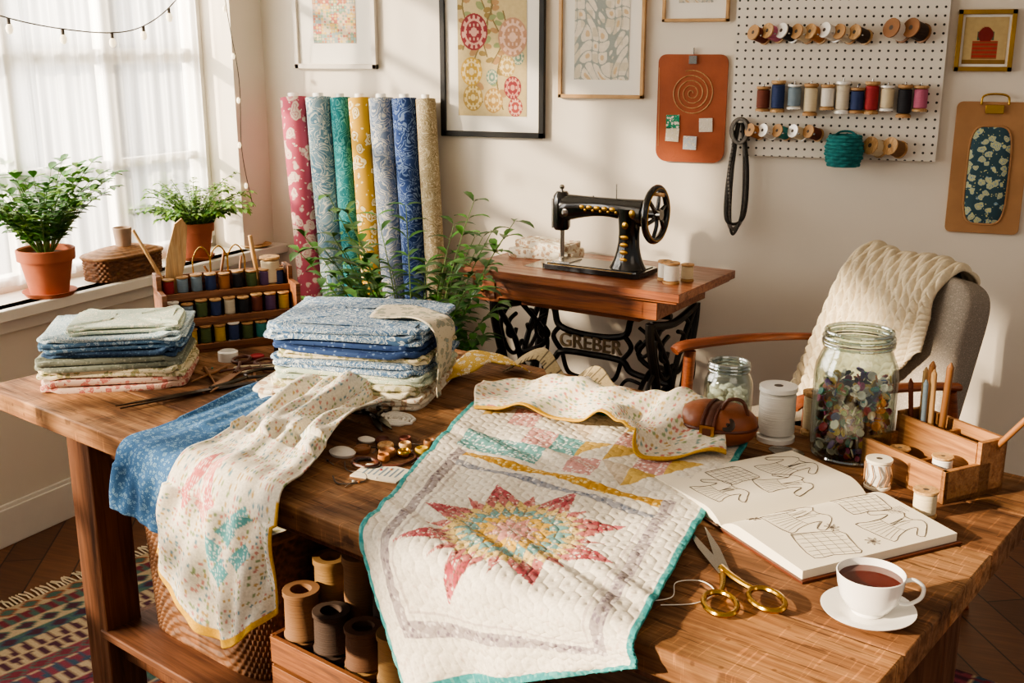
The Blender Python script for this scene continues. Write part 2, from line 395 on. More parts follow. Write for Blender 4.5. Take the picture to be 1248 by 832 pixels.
ps=[(1.60,.03,1.92),(1.35,.03,1.84),(1.1,.03,1.80),(.85,.03,1.79),(.68,.03,1.83),(.52,.03,1.93),(.36,.03,2.1)]
sp=smoothpts([Vector(p) for p in ps],8); B.tube(sp,.0025,M_wire,5)
for i in range(2,len(sp),7): p=sp[i]; B.cyl(p,p-Vector((0,0,.02)),.006,M_wire); B.ell(p-Vector((0,0,.035)),(.012,.012,.018),M_bulb,nu=10,nv=8)
ps=[(.27,.01,2.3),(.24,.02,1.9),(.19,.02,1.6),(.20,.02,1.3),(.15,.02,1.05)]
sp=smoothpts([Vector(p) for p in ps],8); B.tube(sp,.002,M_wire,5)
for i in range(3,len(sp),5): p=sp[i]; B.ell(p+Vector((.012,0,-.01)),(.008,.008,.013),M_bulb,nu=10,nv=8)
B.done(LWl,LWr)
def LW(t,y,z=.865):
    c,s=cos(LWr),sin(LWr); return (LWl[0]+t*c-y*s,LWl[1]+t*s+y*c,z)

# ------------------------------------------------------------------ work table
B=MB('work_table'); x0,x1,y0,y1=-2.76,-.45,1.25,2.29
nP=5; w=(y1-y0)/nP
for i in range(nP): B.box(((x0+x1)/2,y0+w*(i+.5),.875),(x1-x0,w-.003,.05),[M_t1,M_t2,M_t3,M_t2,M_t1][i])
B.box(((x0+x1)/2,(y0+y1)/2,.865),(x1-x0-.01,y1-y0-.01,.024),M_tleg)
for x in (-2.45,-.62):
    for y in (1.37,2.14): B.box((x,y,.425),(.10,.10,.85),M_tleg)
for y in (1.38,2.13): B.box((-1.535,y,.805),(1.76,.03,.09),M_tleg)
for x in (-2.45,-.62): B.box((x,1.755,.805),(.03,.7,.09),M_tleg); B.box((x,1.755,.24),(.06,.7,.07),M_tleg)
for y in (1.38,2.13): B.box((-1.535,y,.24),(1.76,.05,.07),M_tleg)
for i in range(5): B.box((-1.535,1.40+i*.1775,.285),(1.78,.172,.022),M_shelf)
B.done(TW(0,0,0),TA,.004)
SZ=.2965

# ------------------------------------------------------------------ quilt
C_cream='#e6decd'
QK=[0,.36,.72,.79,.815,1]
QL=[(-1.70,2.00,.908),(-1.55,1.66,.908),(-1.395,1.33,.909),(-1.355,1.25,.912),(-1.33,1.228,.885),(-1.19,1.215,.665)]
QR=[(-1.02,2.08,.908),(-.91,1.70,.908),(-.795,1.33,.909),(-.77,1.25,.912),(-.765,1.236,.905),(-.745,1.218,.880)]
QP0=loft([QL,QR],QK)
def fl(u,v,base,cols,sc=60,th=.3,k=0):
    i,j=math.floor(u*sc),math.floor(v*sc)
    h=hsh(i,j,k)
    if h<th:
        cx,cy=i+.3+.4*hsh(i,j,k+1),j+.3+.4*hsh(i,j,k+2)
        if (u*sc-cx)**2+(v*sc-cy)**2<.12: return cols[int(hsh(i,j,k+3)*len(cols))%len(cols)]
    return base
def starR(th,n,Ri,Ro,off=0):
    w=2*pi/n; a=(th+off)%w; k=a-w/2; ph=abs(k); h=w/2
    return Ro*Ri*sin(h)/(Ri*sin(h-ph)+Ro*sin(ph)), k, int(((th+off)%(2*pi))/w)
RING=['#c98f86','#d2a84e','#7aa6a2','#dcc07c','#bd7470','#a84c54','#b8646a']
SL8=.112
def quiltcol(u,v):
    if u<.018 or u>.982 or v<.012 or v>.985: return '#3a9092' if hsh(int(v*150),int(u*100))>.35 else '#5faaa6'
    p=QP0(u,v); X=p.x; Y=p.y if p.z>.9 else 1.235-(.9-p.z)
    da,db=X+1.125,Y-1.395; r=sqrt(da*da+db*db); th=atan2(db,da)+.35
    w8=pi/4; ph=(th%w8)-w8/2; s=r*sin(w8/2-ph)/sin(w8); t=r*sin(w8/2+ph)/sin(w8)
    if s<SL8 and t<SL8:
        d=SL8/4; k=int(s/d)+int(t/d)
        if min(s%d,t%d)<.0012: return '#8f8478'
        return fl(X,Y,RING[k],['#e6d8c6','#7a4a44' if k>3 else '#8a7a54'],150,.45,k)
    r4,k4,i4=starR(th,8,.085,.150,pi/8-pi/8+w8/2)
    r5,k5,i5=starR(th+0,8,.10,.168,0)
    if r<starR(th,8,.104,.160,pi/8 if False else 0)[0] and False: return '#fff'
    # short rose points set between the arms
    g=(th%w8); g=min(g,w8-g)     # angle from the seam between two arms
    if .075<r<.165 and g*r<(.165-r)*.30: return fl(X,Y,['#c98c82','#b86c6a'][(th%w8)<w8/2],['#eadccc','#8f484c'],150,.5,5)
    # setting squares / triangles pieced round the block
    A,Bq=da*cos(.30)+db*sin(.30),-da*sin(.30)+db*cos(.30)
    m=min(u*.66,(1-u)*.66,(.985-v)*1.0)
    if .062<m<.088 and v>.37: return fl(X,Y,'#aba09d',['#d9d0c8','#7f727a'],110,.6,5)
    if .098<m<.103 and v>.45: return '#c9bdb2'
    if .375<v<.405 and .12<u<.9: return fl(X,Y,'#c39438',['#e6cf8c'],100,.4,6)
    if .43<v<.452 and .12<u<.9: return fl(X,Y,'#a0a0a6',['#e2ddd6','#707a8c'],110,.6,7)
    if v<.36 and .08<u<.92:
        i=int((u-.08)/.84*8); j=int(v/.36*4); h=hsh(i,j,9)
        uu=((u-.08)/.84*8)%1; vv=(v/.36*4)%1
        if h<.22: return fl(X,Y,'#6b9f9c',['#dfe9e4'],110,.5,2)
        if h<.45: return fl(X,Y,'#cb9790',['#f0e4da'],110,.5,2)
        if h<.6 and uu>vv: return '#cdbca4'
        if h>.85 and uu+vv<1: return '#ccaa5c'
    return fl(X,Y,C_cream,['#d2cabb','#dacbbb'],110,.15,8)
def quiltdisp(u,v):
    a,b_=u*.66,v*1.0; s=28
    j=math.floor(b_*s); best=9
    for jj in (j-1,j,j+1):
        x=a*s+(.5 if jj%2 else 0); i=math.floor(x)
        d=sqrt((x-i-.5)**2+(b_*s-jj)**2); best=min(best,d)
    q=abs(sin(best*pi*1.6))**.5
    hang=max(0,v-.82)/.18*(1-u)
    return .0036*q+.0032*(1+sin(u*21+3*sin(v*13)+2*sin(v*31)))+.004*(1+sin(u*9+v*7))*(.5)+hang*.026*sin(u*13+1)
sheet('patchwork_quilt',QP0,360,470,quiltcol,M_vc,.006,TW(0,0,0),TA,disp=quiltdisp)
FP=loft([[(-1.69,1.99,.918),(-1.67,1.955,.965),(-1.645,1.90,.95),(-1.61,1.85,.93)],
 [(-1.50,2.07,.918),(-1.47,2.02,.98),(-1.44,1.97,.968),(-1.40,1.90,.94)],
 [(-1.36,2.13,.918),(-1.32,2.06,.985),(-1.28,1.97,.955),(-1.24,1.90,.975)],
 [(-1.22,2.17,.918),(-1.18,2.08,.99),(-1.15,1.94,.965),(-1.13,1.82,.935)],
 [(-1.11,2.16,.925),(-1.08,2.09,.955),(-1.05,2.02,.95),(-1.005,1.95,.935)]],[0,.25,.6,1],[0,.28,.52,.8,1])
def fcol(u,v):
    if v>.955: return '#cfa238'
    return fl(u*1.4,v*.6,'#e6dcc8',['#bfa26c','#cb8278','#93a67a','#d2b47c','#82a09c'],38,.6,11)
sheet('floral_lining_fabric',FP,200,100,fcol,M_vc,.004,TW(0,0,0),TA,disp=lambda u,v:.012*sin(u*24+v*4)*v+.010*sin(u*11-v*6)+.004*sin(u*47+v*13))
DK=[0,.32,.52,.58,.63,1]
DL=[(-2.02,1.76,.94),(-1.97,1.52,.935),(-1.90,1.33,.925),(-1.88,1.25,.928),(-1.885,1.215,.885),(-1.955,1.190,.70)]
DM=[(-1.92,1.80,.975),(-1.85,1.52,.958),(-1.76,1.33,.930),(-1.73,1.25,.932),(-1.72,1.205,.885),(-1.72,1.178,.575)]
DR=[(-1.79,1.74,.94),(-1.71,1.52,.935),(-1.61,1.33,.922),(-1.57,1.25,.926),(-1.545,1.217,.885),(-1.545,1.195,.70)]
def dcol(u,v):
    if v>.975 or (v>.6 and u>.985): return '#cfa238'
    def tri_in(cu,cv,w,h,sk=0):
        x=(u-cu-sk*(v-cv))/w; y=(v-cv)/h; return abs(x)+abs(y)<1
    for i,(cu,cv) in enumerate([(.25,.60),(.37,.585),(.19,.66),(.33,.67),(.45,.64)]):
        if tri_in(cu,cv,.062,.05,(-.6+.35*i)): return fl(u,v,['#c5706f','#d29288'][i%2],['#f0dcd0'],110,.5,3)
    for i,(cu,cv) in enumerate([(.52,.74),(.62,.70),(.58,.80),(.72,.76),(.70,.66),(.45,.80)]):
        if tri_in(cu,cv,.07,.038,(.9-.5*i)): return fl(u,v,'#609fa3',['#cfe0dc'],110,.5,4)
    return fl(u*.8,v*1.2,'#e4dcc9',['#7a9aa4','#bfa26c','#c98f84','#8fa077'],56,.5,12)
def ddisp(u,v): 
    o=abs(v-.55)<.10
    w=sin(u*13+2.2*sin(v*4))+.55*sin(u*27+1-v*9)+.3*sin(u*41+v*17)
    return .004+.012*w*(.28 if o else 1)+(.014*sin(v*9+u*5) if v<.4 else 0)
sheet('patchwork_remnant',loft([DL,DM,DR],DK),160,260,dcol,M_vc,.004,TW(0,0,0),TA,disp=ddisp)
BL=[(-2.20,1.72,.908),(-2.14,1.5,.91),(-2.11,1.33,.91),(-2.10,1.25,.912),(-2.105,1.226,.885),(-2.12,1.216,.755)]
BR=[(-2.0,1.78,.910),(-1.92,1.5,.910),(-1.87,1.33,.908),(-1.86,1.25,.909),(-1.86,1.230,.885),(-1.89,1.222,.73)]
M_blue=fabric('blue_print','#395f88','#7093b0','#2c4d76',90,'floral')
sheet('blue_print_fabric',loft([BL,BR],DK),90,90,None,M_blue,.003,TW(0,0,0),TA,disp=lambda u,v:(.006+.006*sin(u*12+3*sin(v*3))+.003*sin(u*29+v*8))*(1-.6*u)*(1 if abs(v-.57)>.12 else .4))

# ------------------------------------------------------------------ folded stacks
def pad(B,cx,cy,z,w,d,h,m,ang=0,n=56,seed=0):
    ins=[(.9,0,.02),(.3,0,0),(.06,0,.1),(0,0,.35),(0,0,.65),(.06,0,.9),(.3,0,1),(.9,0,1)]
    T=Matrix.Translation((cx,cy,z))@Matrix.Rotation(ang,4,'Z')
    def f(u,v):
        k=v*7; i=min(int(k),6); q=k-i; I=ins[i][0]*(1-q)+ins[i+1][0]*q; zz=ins[i][2]*(1-q)+ins[i+1][2]*q
        t=2*pi*u; c,s=cos(t),sin(t); e=.22
        x=w/2*math.copysign(abs(c)**e,c); y=d/2*math.copysign(abs(s)**e,s)
        wob=.004*sin(3*t+seed)+.003*sin(7*t+seed*2)
        rr=sqrt(x*x+y*y); k2=max(.02,(rr+wob-I*min(w,d)*.1- (I>.5)*rr*.6)/rr)
        return (x*k2,y*k2,zz*h+.0026*sin(5*t+seed)+.0018*sin(9*t+seed*3))
    B.grid(f,n,7,m,True,T)
    B.prism([(w*.42*a,d*.42*b_) for a,b_ in ((-1,-1),(1,-1),(1,1),(-1,1))],h*.97,h*1.0,m,T)
def stack(name,cx,cy,ang,specs):
    B=MB(name); z=0; s=0
    for (w,d,h,m,n,dx,dy,da) in specs:
        for i in range(n):
            pad(B,dx+U(-.004,.004),dy+U(-.004,.004),z,w-(i%2)*.008,d,h/n*1.04,m,da,seed=s); z+=h/n; s+=1.7
    return B.done(TW(cx,cy),TA+ang),z
F_pink=fabric('pink_floral_cotton','#d2b5a2','#b06460','#c48f7c',55)
F_crm=fabric('cream_floral_cotton','#d8cdae','#8c9470','#b8a070',60)
F_sage=fabric('sage_cotton','#7d8274','#9fa391','#6a7064',100,'speck')
F_den=fabric('denim_blue','#374c66','#5a738c','#2b3d58',130,'speck')
F_bl2=fabric('mid_blue_print','#506e8a','#a0b6c5','#3f5d7c',60,'floral')
F_lt=fabric('light_blue_print','#9cb2bb','#e0e6e0','#6f92a3',40,'swirl')
F_mint=fabric('mint_floral','#b5c2b0','#e6e2cc','#79937f',60,'floral')
F_damask=fabric('blue_damask','#4a6687','#c5d0d5','#748fa8',22,'swirl')
F_navy=fabric('navy_print','#2f436a','#64799d','#263760',80,'speck')
F_crm2=fabric('ivory_print','#d0c9b0','#949874','#b4a276',60,'floral')
F_wht=fabric('white_floral','#e0d8c6','#b4937e','#c8b692',45,'floral')
stack('folded_fabric_stack',-2.565,1.53,radians(47),[
 (.37,.27,.032,F_pink,2,0,0,.02),(.37,.27,.024,F_crm,2,.003,0,-.02),(.37,.27,.028,F_sage,2,-.004,0,.01),(.34,.26,.020,F_den,2,.005,0,-.03),(.36,.27,.022,F_bl2,2,0,0,.02),(.36,.26,.018,F_lt,2,.004,0,0),(.28,.22,.016,F_mint,2,.03,-.005,.05)])
stack('folded_fabric_stack',-1.99,1.87,radians(25),[
 (.44,.34,.034,F_wht,3,-.02,-.01,.03),(.40,.33,.024,F_crm2,2,0,0,-.04),(.40,.32,.026,F_mint,2,.01,0,.02),(.41,.32,.026,F_damask,2,0,0,-.01),(.39,.31,.018,F_crm,2,.012,0,.02),(.40,.31,.028,F_navy,2,0,0,-.03),(.41,.32,.040,F_damask,3,-.005,0,.03)])
F_strip=fabric('greige_print','#bdb4a0','#868d84','#a39a82',50,'floral')
sheet('draped_fabric_strip',loft([[(-1.98,1.93,1.105),(-1.84,1.96,1.108),(-1.765,1.95,1.09),(-1.76,1.93,1.0),(-1.77,1.90,.95)],[(-1.93,1.83,1.105),(-1.81,1.86,1.108),(-1.745,1.87,1.08),(-1.735,1.86,1.0),(-1.72,1.85,.93)]]),24,50,None,F_strip,.004,TW(0,0,0),TA,disp=lambda u,v:.004*sin(v*14+u*4))

# ------------------------------------------------------------------ spools helper
def spool(B,p,r,h,tm,em,M=None,full=.9):
    T=Matrix.Translation(p)@(M if M is not None else Matrix())
    old=B.X; B.X=old@T
    B.lathe((0,0,0),[(r,0),(r,h*.08),(r*.6,h*.14)],em,18)
    B.lathe((0,0,0),[(r*.5,h*.10),(r*full,h*.15),(r*full,h*.85),(r*.5,h*.9)],tm,18)
    B.lathe((0,0,0),[(r*.6,h*.86),(r,h*.92),(r,h),(r*.3,h)],em,18)
    B.lathe((0,0,0),[(r*.25,h*.9),(r*.25,h*1.002)],M_ink,10)
    B.X=old
B=MB('thread_spool_rack'); W=.38
for x in (-W/2,W/2): 
    B.box((x,0,.085),(.014,.15,.17),M_rack); B.box((x,.04,.18),(.014,.07,.06),M_rack)
for k,(y,z) in enumerate([(-.055,.006),(-.02,.075),(.03,.14)]):
    B.box((0,y,z),(W,.07,.012),M_rack); B.box((0,y-.034,z+.010),(W,.008,.016),M_rack)
B.box((0,.07,.10),(W,.008,.2),M_rack)
for k,(y,z) in enumerate([(-.052,.012),(-.017,.081),(.035,.146)]):
    for i in range(9):
        x=-W/2+.03+i*.04; spool(B,(x,y,z),.0175,.048+.012*hsh(i,k),TH[int(hsh(i,k,2)*12)],[M_spoolw,M_white,M_pale][int(hsh(i,k,5)*3)])
for (x,y,h,r,l) in [(-.14,.055,.34,.006,.10),(.11,.055,.30,.008,.02),(-.02,.05,.26,.005,-.03),(.0,.055,.22,.004,.05),(.04,.055,.24,.004,-.02)]:
    B.cyl((x,y,.0+.12),(x-l,y+.01,h),r,M_pale if r>.005 else M_stick,r*.8)
B.prism([(-.02,.0),(.02,0),(.028,.10),(.018,.20),(0,.22),(-.018,.20),(-.028,.10)],-.004,.004,M_pale,Matrix.Translation((-.15,.06,.15))@Matrix.Rotation(radians(12),4,'Y')@Matrix.Rotation(radians(90),4,'X'))
spool(B,(.14,.045,.146),.030,.09,M_cream,M_pale)
for i in range(3): B.tube([(-.08+.05*i,.05,.15),(-.085+.05*i,.045,.24),(-.06+.05*i,.04,.28),(-.035+.05*i,.045,.24),(-.04+.05*i,.05,.15)],.0025,M_brass,6,sub=8)
B.done(TW(-2.63,1.93),TA+radians(65),.0015)

# ------------------------------------------------------------------ scissors
def scissors(name,loc,rz,L,mb,mh,open_=.12,ring=.028,hl=.42,z=.004):
    B=MB(name)
    for s in (1,-1):
        old=B.X; B.X=Matrix.Translation((0,0,z+(.003 if s>0 else 0)))@Matrix.Rotation(s*open_,4,'Z')
        bl=L*(1-hl)
        B.prism([(-.012,-s*.003),(-.01,s*.012),(bl*.5,s*.011),(bl,s*.001),(bl,-s*.001),(bl*.3,-s*.005)],0,.0028,mb)
        hh=-L*hl
        B.tube([(.01,0,.002),(-.02,-s*.004,.002),(hh*.45,-s*.012,.004),(hh*.62,-s*.02,.005)],[.006,.006,.005,.005],mh,8,sub=5)
        cx,cy=hh*.62-ring*1.15,-s*.026
        B.tube([(cx+ring*1.25*cos(a),cy+ring*.85*sin(a),.005) for a in [2*pi*i/20 for i in range(20)]],.0048,mh,8,closed=True)
        B.X=old
    B.lathe((0,0,z),[(.006,0),(.006,.009),(.003,.0105)],mh,12)
    return B.done(loc,rz)
scissors('gold_handled_scissors',TW(-.775,1.515),TA+radians(135),.30,M_steel,M_brass,.10,.03)
scissors('tailor_shears',TW(-2.265,1.60),TA+radians(-103),.42,M_dsteel,M_dsteel,.07,.038)
scissors('fabric_shears',TW(-2.33,1.72,.901),TA+radians(-62),.30,M_stick,M_leather2,.06,.026)
scissors('embroidery_snips',TW(-1.78,1.70),TA+radians(-30),.16,M_dsteel,M_dsteel,.12,.018)

# ------------------------------------------------------------------ sketchbook
B=MB('open_sketchbook'); pw,ph=.225,.34
B.box((-pw/2-.002,0,.003),(pw+.012,ph+.012,.004),M_leather2); B.box((pw/2+.002,0,.003),(pw+.012,ph+.012,.004),M_leather2)
def hz(x,k=1): a=min(1,abs(x)/pw); return .007+.022*((1-(1-min(1,a*4))**2))*(1-.4*a)
for s in (-1,1):
    def f(u,v): x=s*pw*u; return (x,ph*(v-.5),hz(x))
    B.grid(f,24,2,M_paper,flip=(s<0))
    for v in (-1,1):
        def g(u,w): x=s*pw*u; return (x,v*ph/2,.005+(hz(x)-.005)*w)
        B.grid(g,24,1,M_paper)
    B.grid(lambda u,w:(s*pw,ph*(u-.5),.005+(hz(pw)-.005)*w),2,1,M_paper)
def ink(pts,r=.0004,sub=3):
    q=smoothpts([Vector((x,y,0)) for x,y in pts],sub); B.tube([(p.x,p.y,hz(p.x)+.0003) for p in q],r,M_ink,4)
random.seed(3)
def garment(cx,cy,w,h,rot=0,kind=0):
    def X(a,b_): a*=w;b_*=h; return (cx+a*cos(rot)-b_*sin(rot),cy+a*sin(rot)+b_*cos(rot))
    if kind==0:
        pts=[(-.2,.5),(-.36,.46),(-.5,.30),(-.66,.05),(-.54,-.02),(-.40,.16),(-.34,.22),(-.30,-.02),(-.36,-.30),(-.44,-.5),(0,-.54),(.44,-.5),(.36,-.30),(.30,-.02),(.34,.22),(.40,.16),(.54,-.02),(.66,.05),(.5,.30),(.36,.46),(.2,.5),(.1,.42),(0,.40),(-.1,.42),(-.2,.5)]
    else:
        pts=[(-.5,-.4),(-.45,.4),(-.1,.45),(.3,.42),(.5,.38),(.48,-.1),(.52,-.42),(0,-.45),(-.5,-.4)]
    for k in range(2): ink([X(a+U(-.015,.015),b_+U(-.015,.015)) for a,b_ in pts],[.0006,.0003][k],2)
    if kind==0:
        for k in range(7):
            x=-.25+k*.083; ink([X(x*.8,-.06),X(x,-.25),X(x*1.35,-.48)],.0003)
        for k in range(5): x=U(-.22,.22); ink([X(x,.3),X(x*.8,.1),X(x*.9,-.03)],.0003)
        ink([X(-.30,-.03),X(0,-.07),X(.30,-.03)]); ink([X(-.1,.42),X(-.03,.2),X(0,-.05)]); ink([X(.1,.42),X(.03,.2),X(0,-.05)])
    else:
        for k in range(6): ink([X(-.45+k*.17,-.4),X(-.42+k*.16,0),X(-.4+k*.16,.4)],.0003)
        for k in range(4): ink([X(-.47,-.25+k*.18),X(0,-.24+k*.18),X(.48,-.25+k*.18)],.0003)
garment(-.15,.10,.095,.11,.2); garment(-.075,.03,.08,.10,-.2); garment(-.16,-.03,.08,.09,.1,1); garment(-.10,-.10,.10,.08,.05)
garment(.06,.10,.08,.10,-.15,1); garment(.155,.09,.09,.11,.2); garment(.065,-.05,.09,.11,.1); garment(.165,-.07,.085,.11,-.2,1)
for cx,cy in ((.03,-.12),(.12,-.02),(.19,.01)):
    for k in range(7): a=k*.9; ink([(cx,cy),(cx+.008*cos(a),cy+.008*sin(a)),(cx+.014*cos(a+.4),cy+.014*sin(a+.4)),(cx,cy)],.0004)
for k in range(8): y=.155-k*.005; ink([(.10,y),(.12+U(0,.008),y)],.0003)
B.done(TW(-.79,1.825),TA+radians(-26))

# ------------------------------------------------------------------ teacup
B=MB('tea_cup_and_saucer')
B.lathe((0,0,0),[(.0,.002),(.028,.002),(.032,0),(.034,.003),(.050,.009),(.070,.016),(.071,.018),(.068,.018),(.045,.012),(.03,.009),(.0,.009)],M_porc,48)
B.lathe((0,0,.009),[(.0,.003),(.022,.003),(.023,0),(.025,.002),(.024,.006),(.034,.012),(.044,.028),(.049,.048),(.0515,.066),(.050,.067),(.0475,.050),(.042,.030),(.032,.014),(0,.011)],M_porc,48)
B.lathe((0,0,.009),[(0,.055),(.0478,.0555)],M_tea,40)
B.tube([(.047,0,.066),(.062,0,.070),(.076,0,.060),(.074,0,.042),(.058,0,.030),(.043,0,.030)],[.005,.0042,.0045,.0045,.004,.005],M_porc,10,sub=6,flat=.7)
B.done(TW(-.535,1.53),TA+radians(25))

# ------------------------------------------------------------------ jars
def ringt(B,r,z,t,m,n=40): B.tube([(r*cos(a),r*sin(a),z) for a in [2*pi*i/n for i in range(n)]],t,m,8,closed=True)
def jar(name,loc,r,h,fillm,fillfrac,kind):
    B=MB(name); 
    pr=[(r*.85,.004),(r*.97,.012),(r,.03),(r,h*.66),(r*.96,h*.74),(r*.86,h*.82),(r*.78,h*.87),(r*.78,h)]
    B.openlathe((0,0,0),pr,M_glass,48); B.openlathe((0,0,0),[(a-.004,z) for a,z in pr],M_glass,48)
    B.lathe((0,0,0),[(r*.84,.001),(r*.90,.008)],M_glasst,40)
    ringt(B,r*.90,.006,.005,M_glasst)
    ringt(B,r*.78,h,.0045,M_glasst); ringt(B,r*.82,h*.955,.004,M_glasst); ringt(B,r*.83,h*.90,.003,M_glasst)
    if kind=='b':
        ringt(B,r*.845,h*.925,.0022,M_steel)
        rr=r*.95; z=.014
        while z<h*fillfrac:
            for k in range(24):
                q=sqrt(U(.2,1))*(rr-.010); a=U(0,2*pi); br=U(.006,.011)
                M=Matrix.Translation((q*cos(a),q*sin(a),z+U(0,.006)))@Euler((U(-1.4,1.4),U(-1.4,1.4),U(0,6))).to_matrix().to_4x4()
                old=B.X; B.X=M; B.lathe((0,0,0),[(br*.45,.0015),(br*.7,.003),(br,.0025),(br,0),(br*.2,0)],BT[int(R()*13)],10); B.X=old
            z+=.006
        B.lathe((0,0,0),[(rr*.55,.012),(rr*.6,h*fillfrac*.9)],BT[6],16)
    else:
        for k in range(170):
            q=sqrt(R())*(r-.014); a=U(0,2*pi); B.ell((q*cos(a),q*sin(a),U(.012,h*fillfrac)),(U(.008,.013),U(.008,.013),.007),fillm,(U(0,3),U(0,3),0),8,6)
        B.lathe((0,0,0),[(r*.6,.012),(r*.6,h*fillfrac*.9)],fillm,16)
    return B.done(loc,TA)
random.seed(11)
jar('button_jar',TW(-.835,2.185),.086,.272,None,.62,'b')
jar('glass_jar_of_beads',TW(-1.13,2.185),.055,.15,M_bead,.58,'c')
B=MB('thread_spool'); spool(B,(0,0,0),.042,.125,M_white,M_porc,full=.95); B.done(TW(-1.00,2.17))
B=MB('thread_spool'); spool(B,(0,0,0),.023,.10,M_cream,M_pale,full=.85); B.done(TW(-.955,2.255))
B=MB('thread_spool'); spool(B,(0,0,0),.026,.06,M_white,M_paper,full=.9)
for i in range(12): a=i*pi/6; B.tube([(.026*cos(a),.026*sin(a),.008),(.027*cos(a+.25),.027*sin(a+.25),.03),(.026*cos(a),.026*sin(a),.052)],.0012,M_kraft,5)
B.done(TW(-.72,2.045))
B=MB('thread_spool'); spool(B,(0,0,0),.023,.052,M_cream,M_pale); B.done(TW(-.60,1.965))

B=MB('wooden_desk_organizer'); w,d,h=.22,.16,.085
B.box((0,0,.005),(w,d,.01),M_box)
B.box((0,d/2-.005,.055),(w,.01,.11),M_box); B.box((0,-d/2+.005,.033),(w,.01,.066),M_box)
for x in (-w/2+.005,w/2-.005): B.box((x,-.02,.033),(.01,d-.04,.066),M_box); B.box((x,.045,.055),(.01,.07,.11),M_box)
B.box((0,.012,.055),(w-.02,.008,.10),M_box); B.box((.0,.045,.05),(.008,.06,.09),M_box); B.box((.02,-.035,.03),(.008,.09,.05),M_box)
spool(B,(.06,-.035,.03),.021,.045,M_white,M_pale)
spool(B,(-.05,-.035,.01),.021,.045,TH[4],M_pale)
for (x,y,dx,dy,L,m,r) in [(-.07,.045,.0,.01,.20,M_stick,.007),(-.045,.04,-.005,.0,.19,M_pale,.006),(-.03,.05,.01,0,.21,M_stick,.007),(-.08,.03,-.02,0,.16,TH[4],.005),(.05,.04,.11,.03,.16,M_stick,.006),(-.06,.055,-.03,.01,.15,M_leather2,.005),(-.055,.03,.0,-.005,.17,TH[10],.005),(-.085,.055,-.01,.01,.18,M_pale,.006)]:
    B.cyl((x,y,.012),(x+dx,y+dy,.012+L),r,m); B.cyl((x+dx,y+dy,.012+L),(x+dx*1.08,y+dy*1.08,.012+L*1.05),r,m,.001)
B.done(TW(-.655,2.155),TA+radians(-25),.0015)

B=MB('leather_pincushion_pouch')
def f(u,v):
    a=2*pi*u;b_=pi*(v*.998+.001)-pi/2; cb,sb=cos(b_),sin(b_); k=1-.14*math.exp(-((a-pi*.5)/.25)**2)-.14*math.exp(-((a-pi*1.5)/.25)**2)
    cbb=cb**.8
    return (.088*cbb*cos(a),.062*cbb*sin(a)*k,.046+.046*math.copysign(abs(sb)**.85,sb)*(1-.2*math.exp(-(cos(a)*cb/.15)**2)))
B.grid(f,72,30,M_pouch,True)
for s in (-1,1): B.tube([(s*.013,.064*cos(t),.046+.046*sin(t)) for t in [pi*i/14 for i in range(-2,17)]][::-1],.0035,M_leather2,6)
B.tube([(0,.061*cos(t),.045+.043*sin(t)) for t in [pi*i/14 for i in range(-2,17)]][::-1],.010,M_leather2,8,flat=.4)
B.tube([(.087*cos(a),.061*sin(a),.046) for a in [2*pi*i/36 for i in range(36)]],.0035,M_leather2,6,closed=True)
B.tube([(.02,-.03,.088),(.035,-.035,.112),(.06,-.02,.108),(.07,-.01,.075)],.004,M_leather2,8,sub=5)
B.lathe((.040,-.047,.060),[(.015,0),(.0155,.004),(.012,.006),(.004,.005),(.003,.008),(.001,.008)],M_dsteel,18,M=Euler((radians(58),0,0)).to_matrix().to_4x4())
B.box((0,-.063,.045),(.032,.010,.026),M_brass); B.box((0,-.065,.045),(.018,.010,.014),M_leather2)
B.done(TW(-1.075,2.035,.914),TA+radians(10))

def ribbon(name,pts,w,col,thick=.002,tilt=0):
    c=smoothpts([Vector(p) for p in pts],14); n=len(c)-1
    def P(u,v):
        k=v*n;i=min(int(k),n-1);q=k-i;p=c[i].lerp(c[i+1],q); t=c[min(i+1,n)]-c[max(i-1,0)]; t.z=0; t.normalize(); s=Vector((-t.y,t.x,0))
        tl=tilt*sin(v*9); return p+(s*cos(tl)+Vector((0,0,1))*abs(sin(tl)))*(u-.5)*w+Vector((0,0,abs(sin(tl))*w*.5))
    return sheet(name,P,10,n*2,col,M_vc,thick,TW(0,0,0),TA)
ribbon('tape_measure',[(-1.80,2.20,.904),(-1.70,2.22,.95),(-1.60,2.18,.91),(-1.52,2.20,.945),(-1.44,2.17,.912),(-1.36,2.17,.925),(-1.27,2.225,.905),(-1.19,2.265,.904)],.040,
  lambda u,v:'#4a4238' if ((v*120)%1<.3 and (u<.35 or (v*24)%1<.08)) else '#b9a782',tilt=.7)
F_yel=fabric('yellow_floral','#c9a650','#eadfc2','#a88134',45,'floral')
sheet('yellow_fabric_scrap',loft([[(-1.93,2.04,.906),(-1.90,2.12,.935),(-1.88,2.2,.945),(-1.80,2.25,.91)],[(-1.84,1.99,.906),(-1.81,2.09,.93),(-1.78,2.15,.94),(-1.72,2.21,.91)]]),16,40,None,F_yel,.003,TW(0,0,0),TA,disp=lambda u,v:.004*sin(v*16))

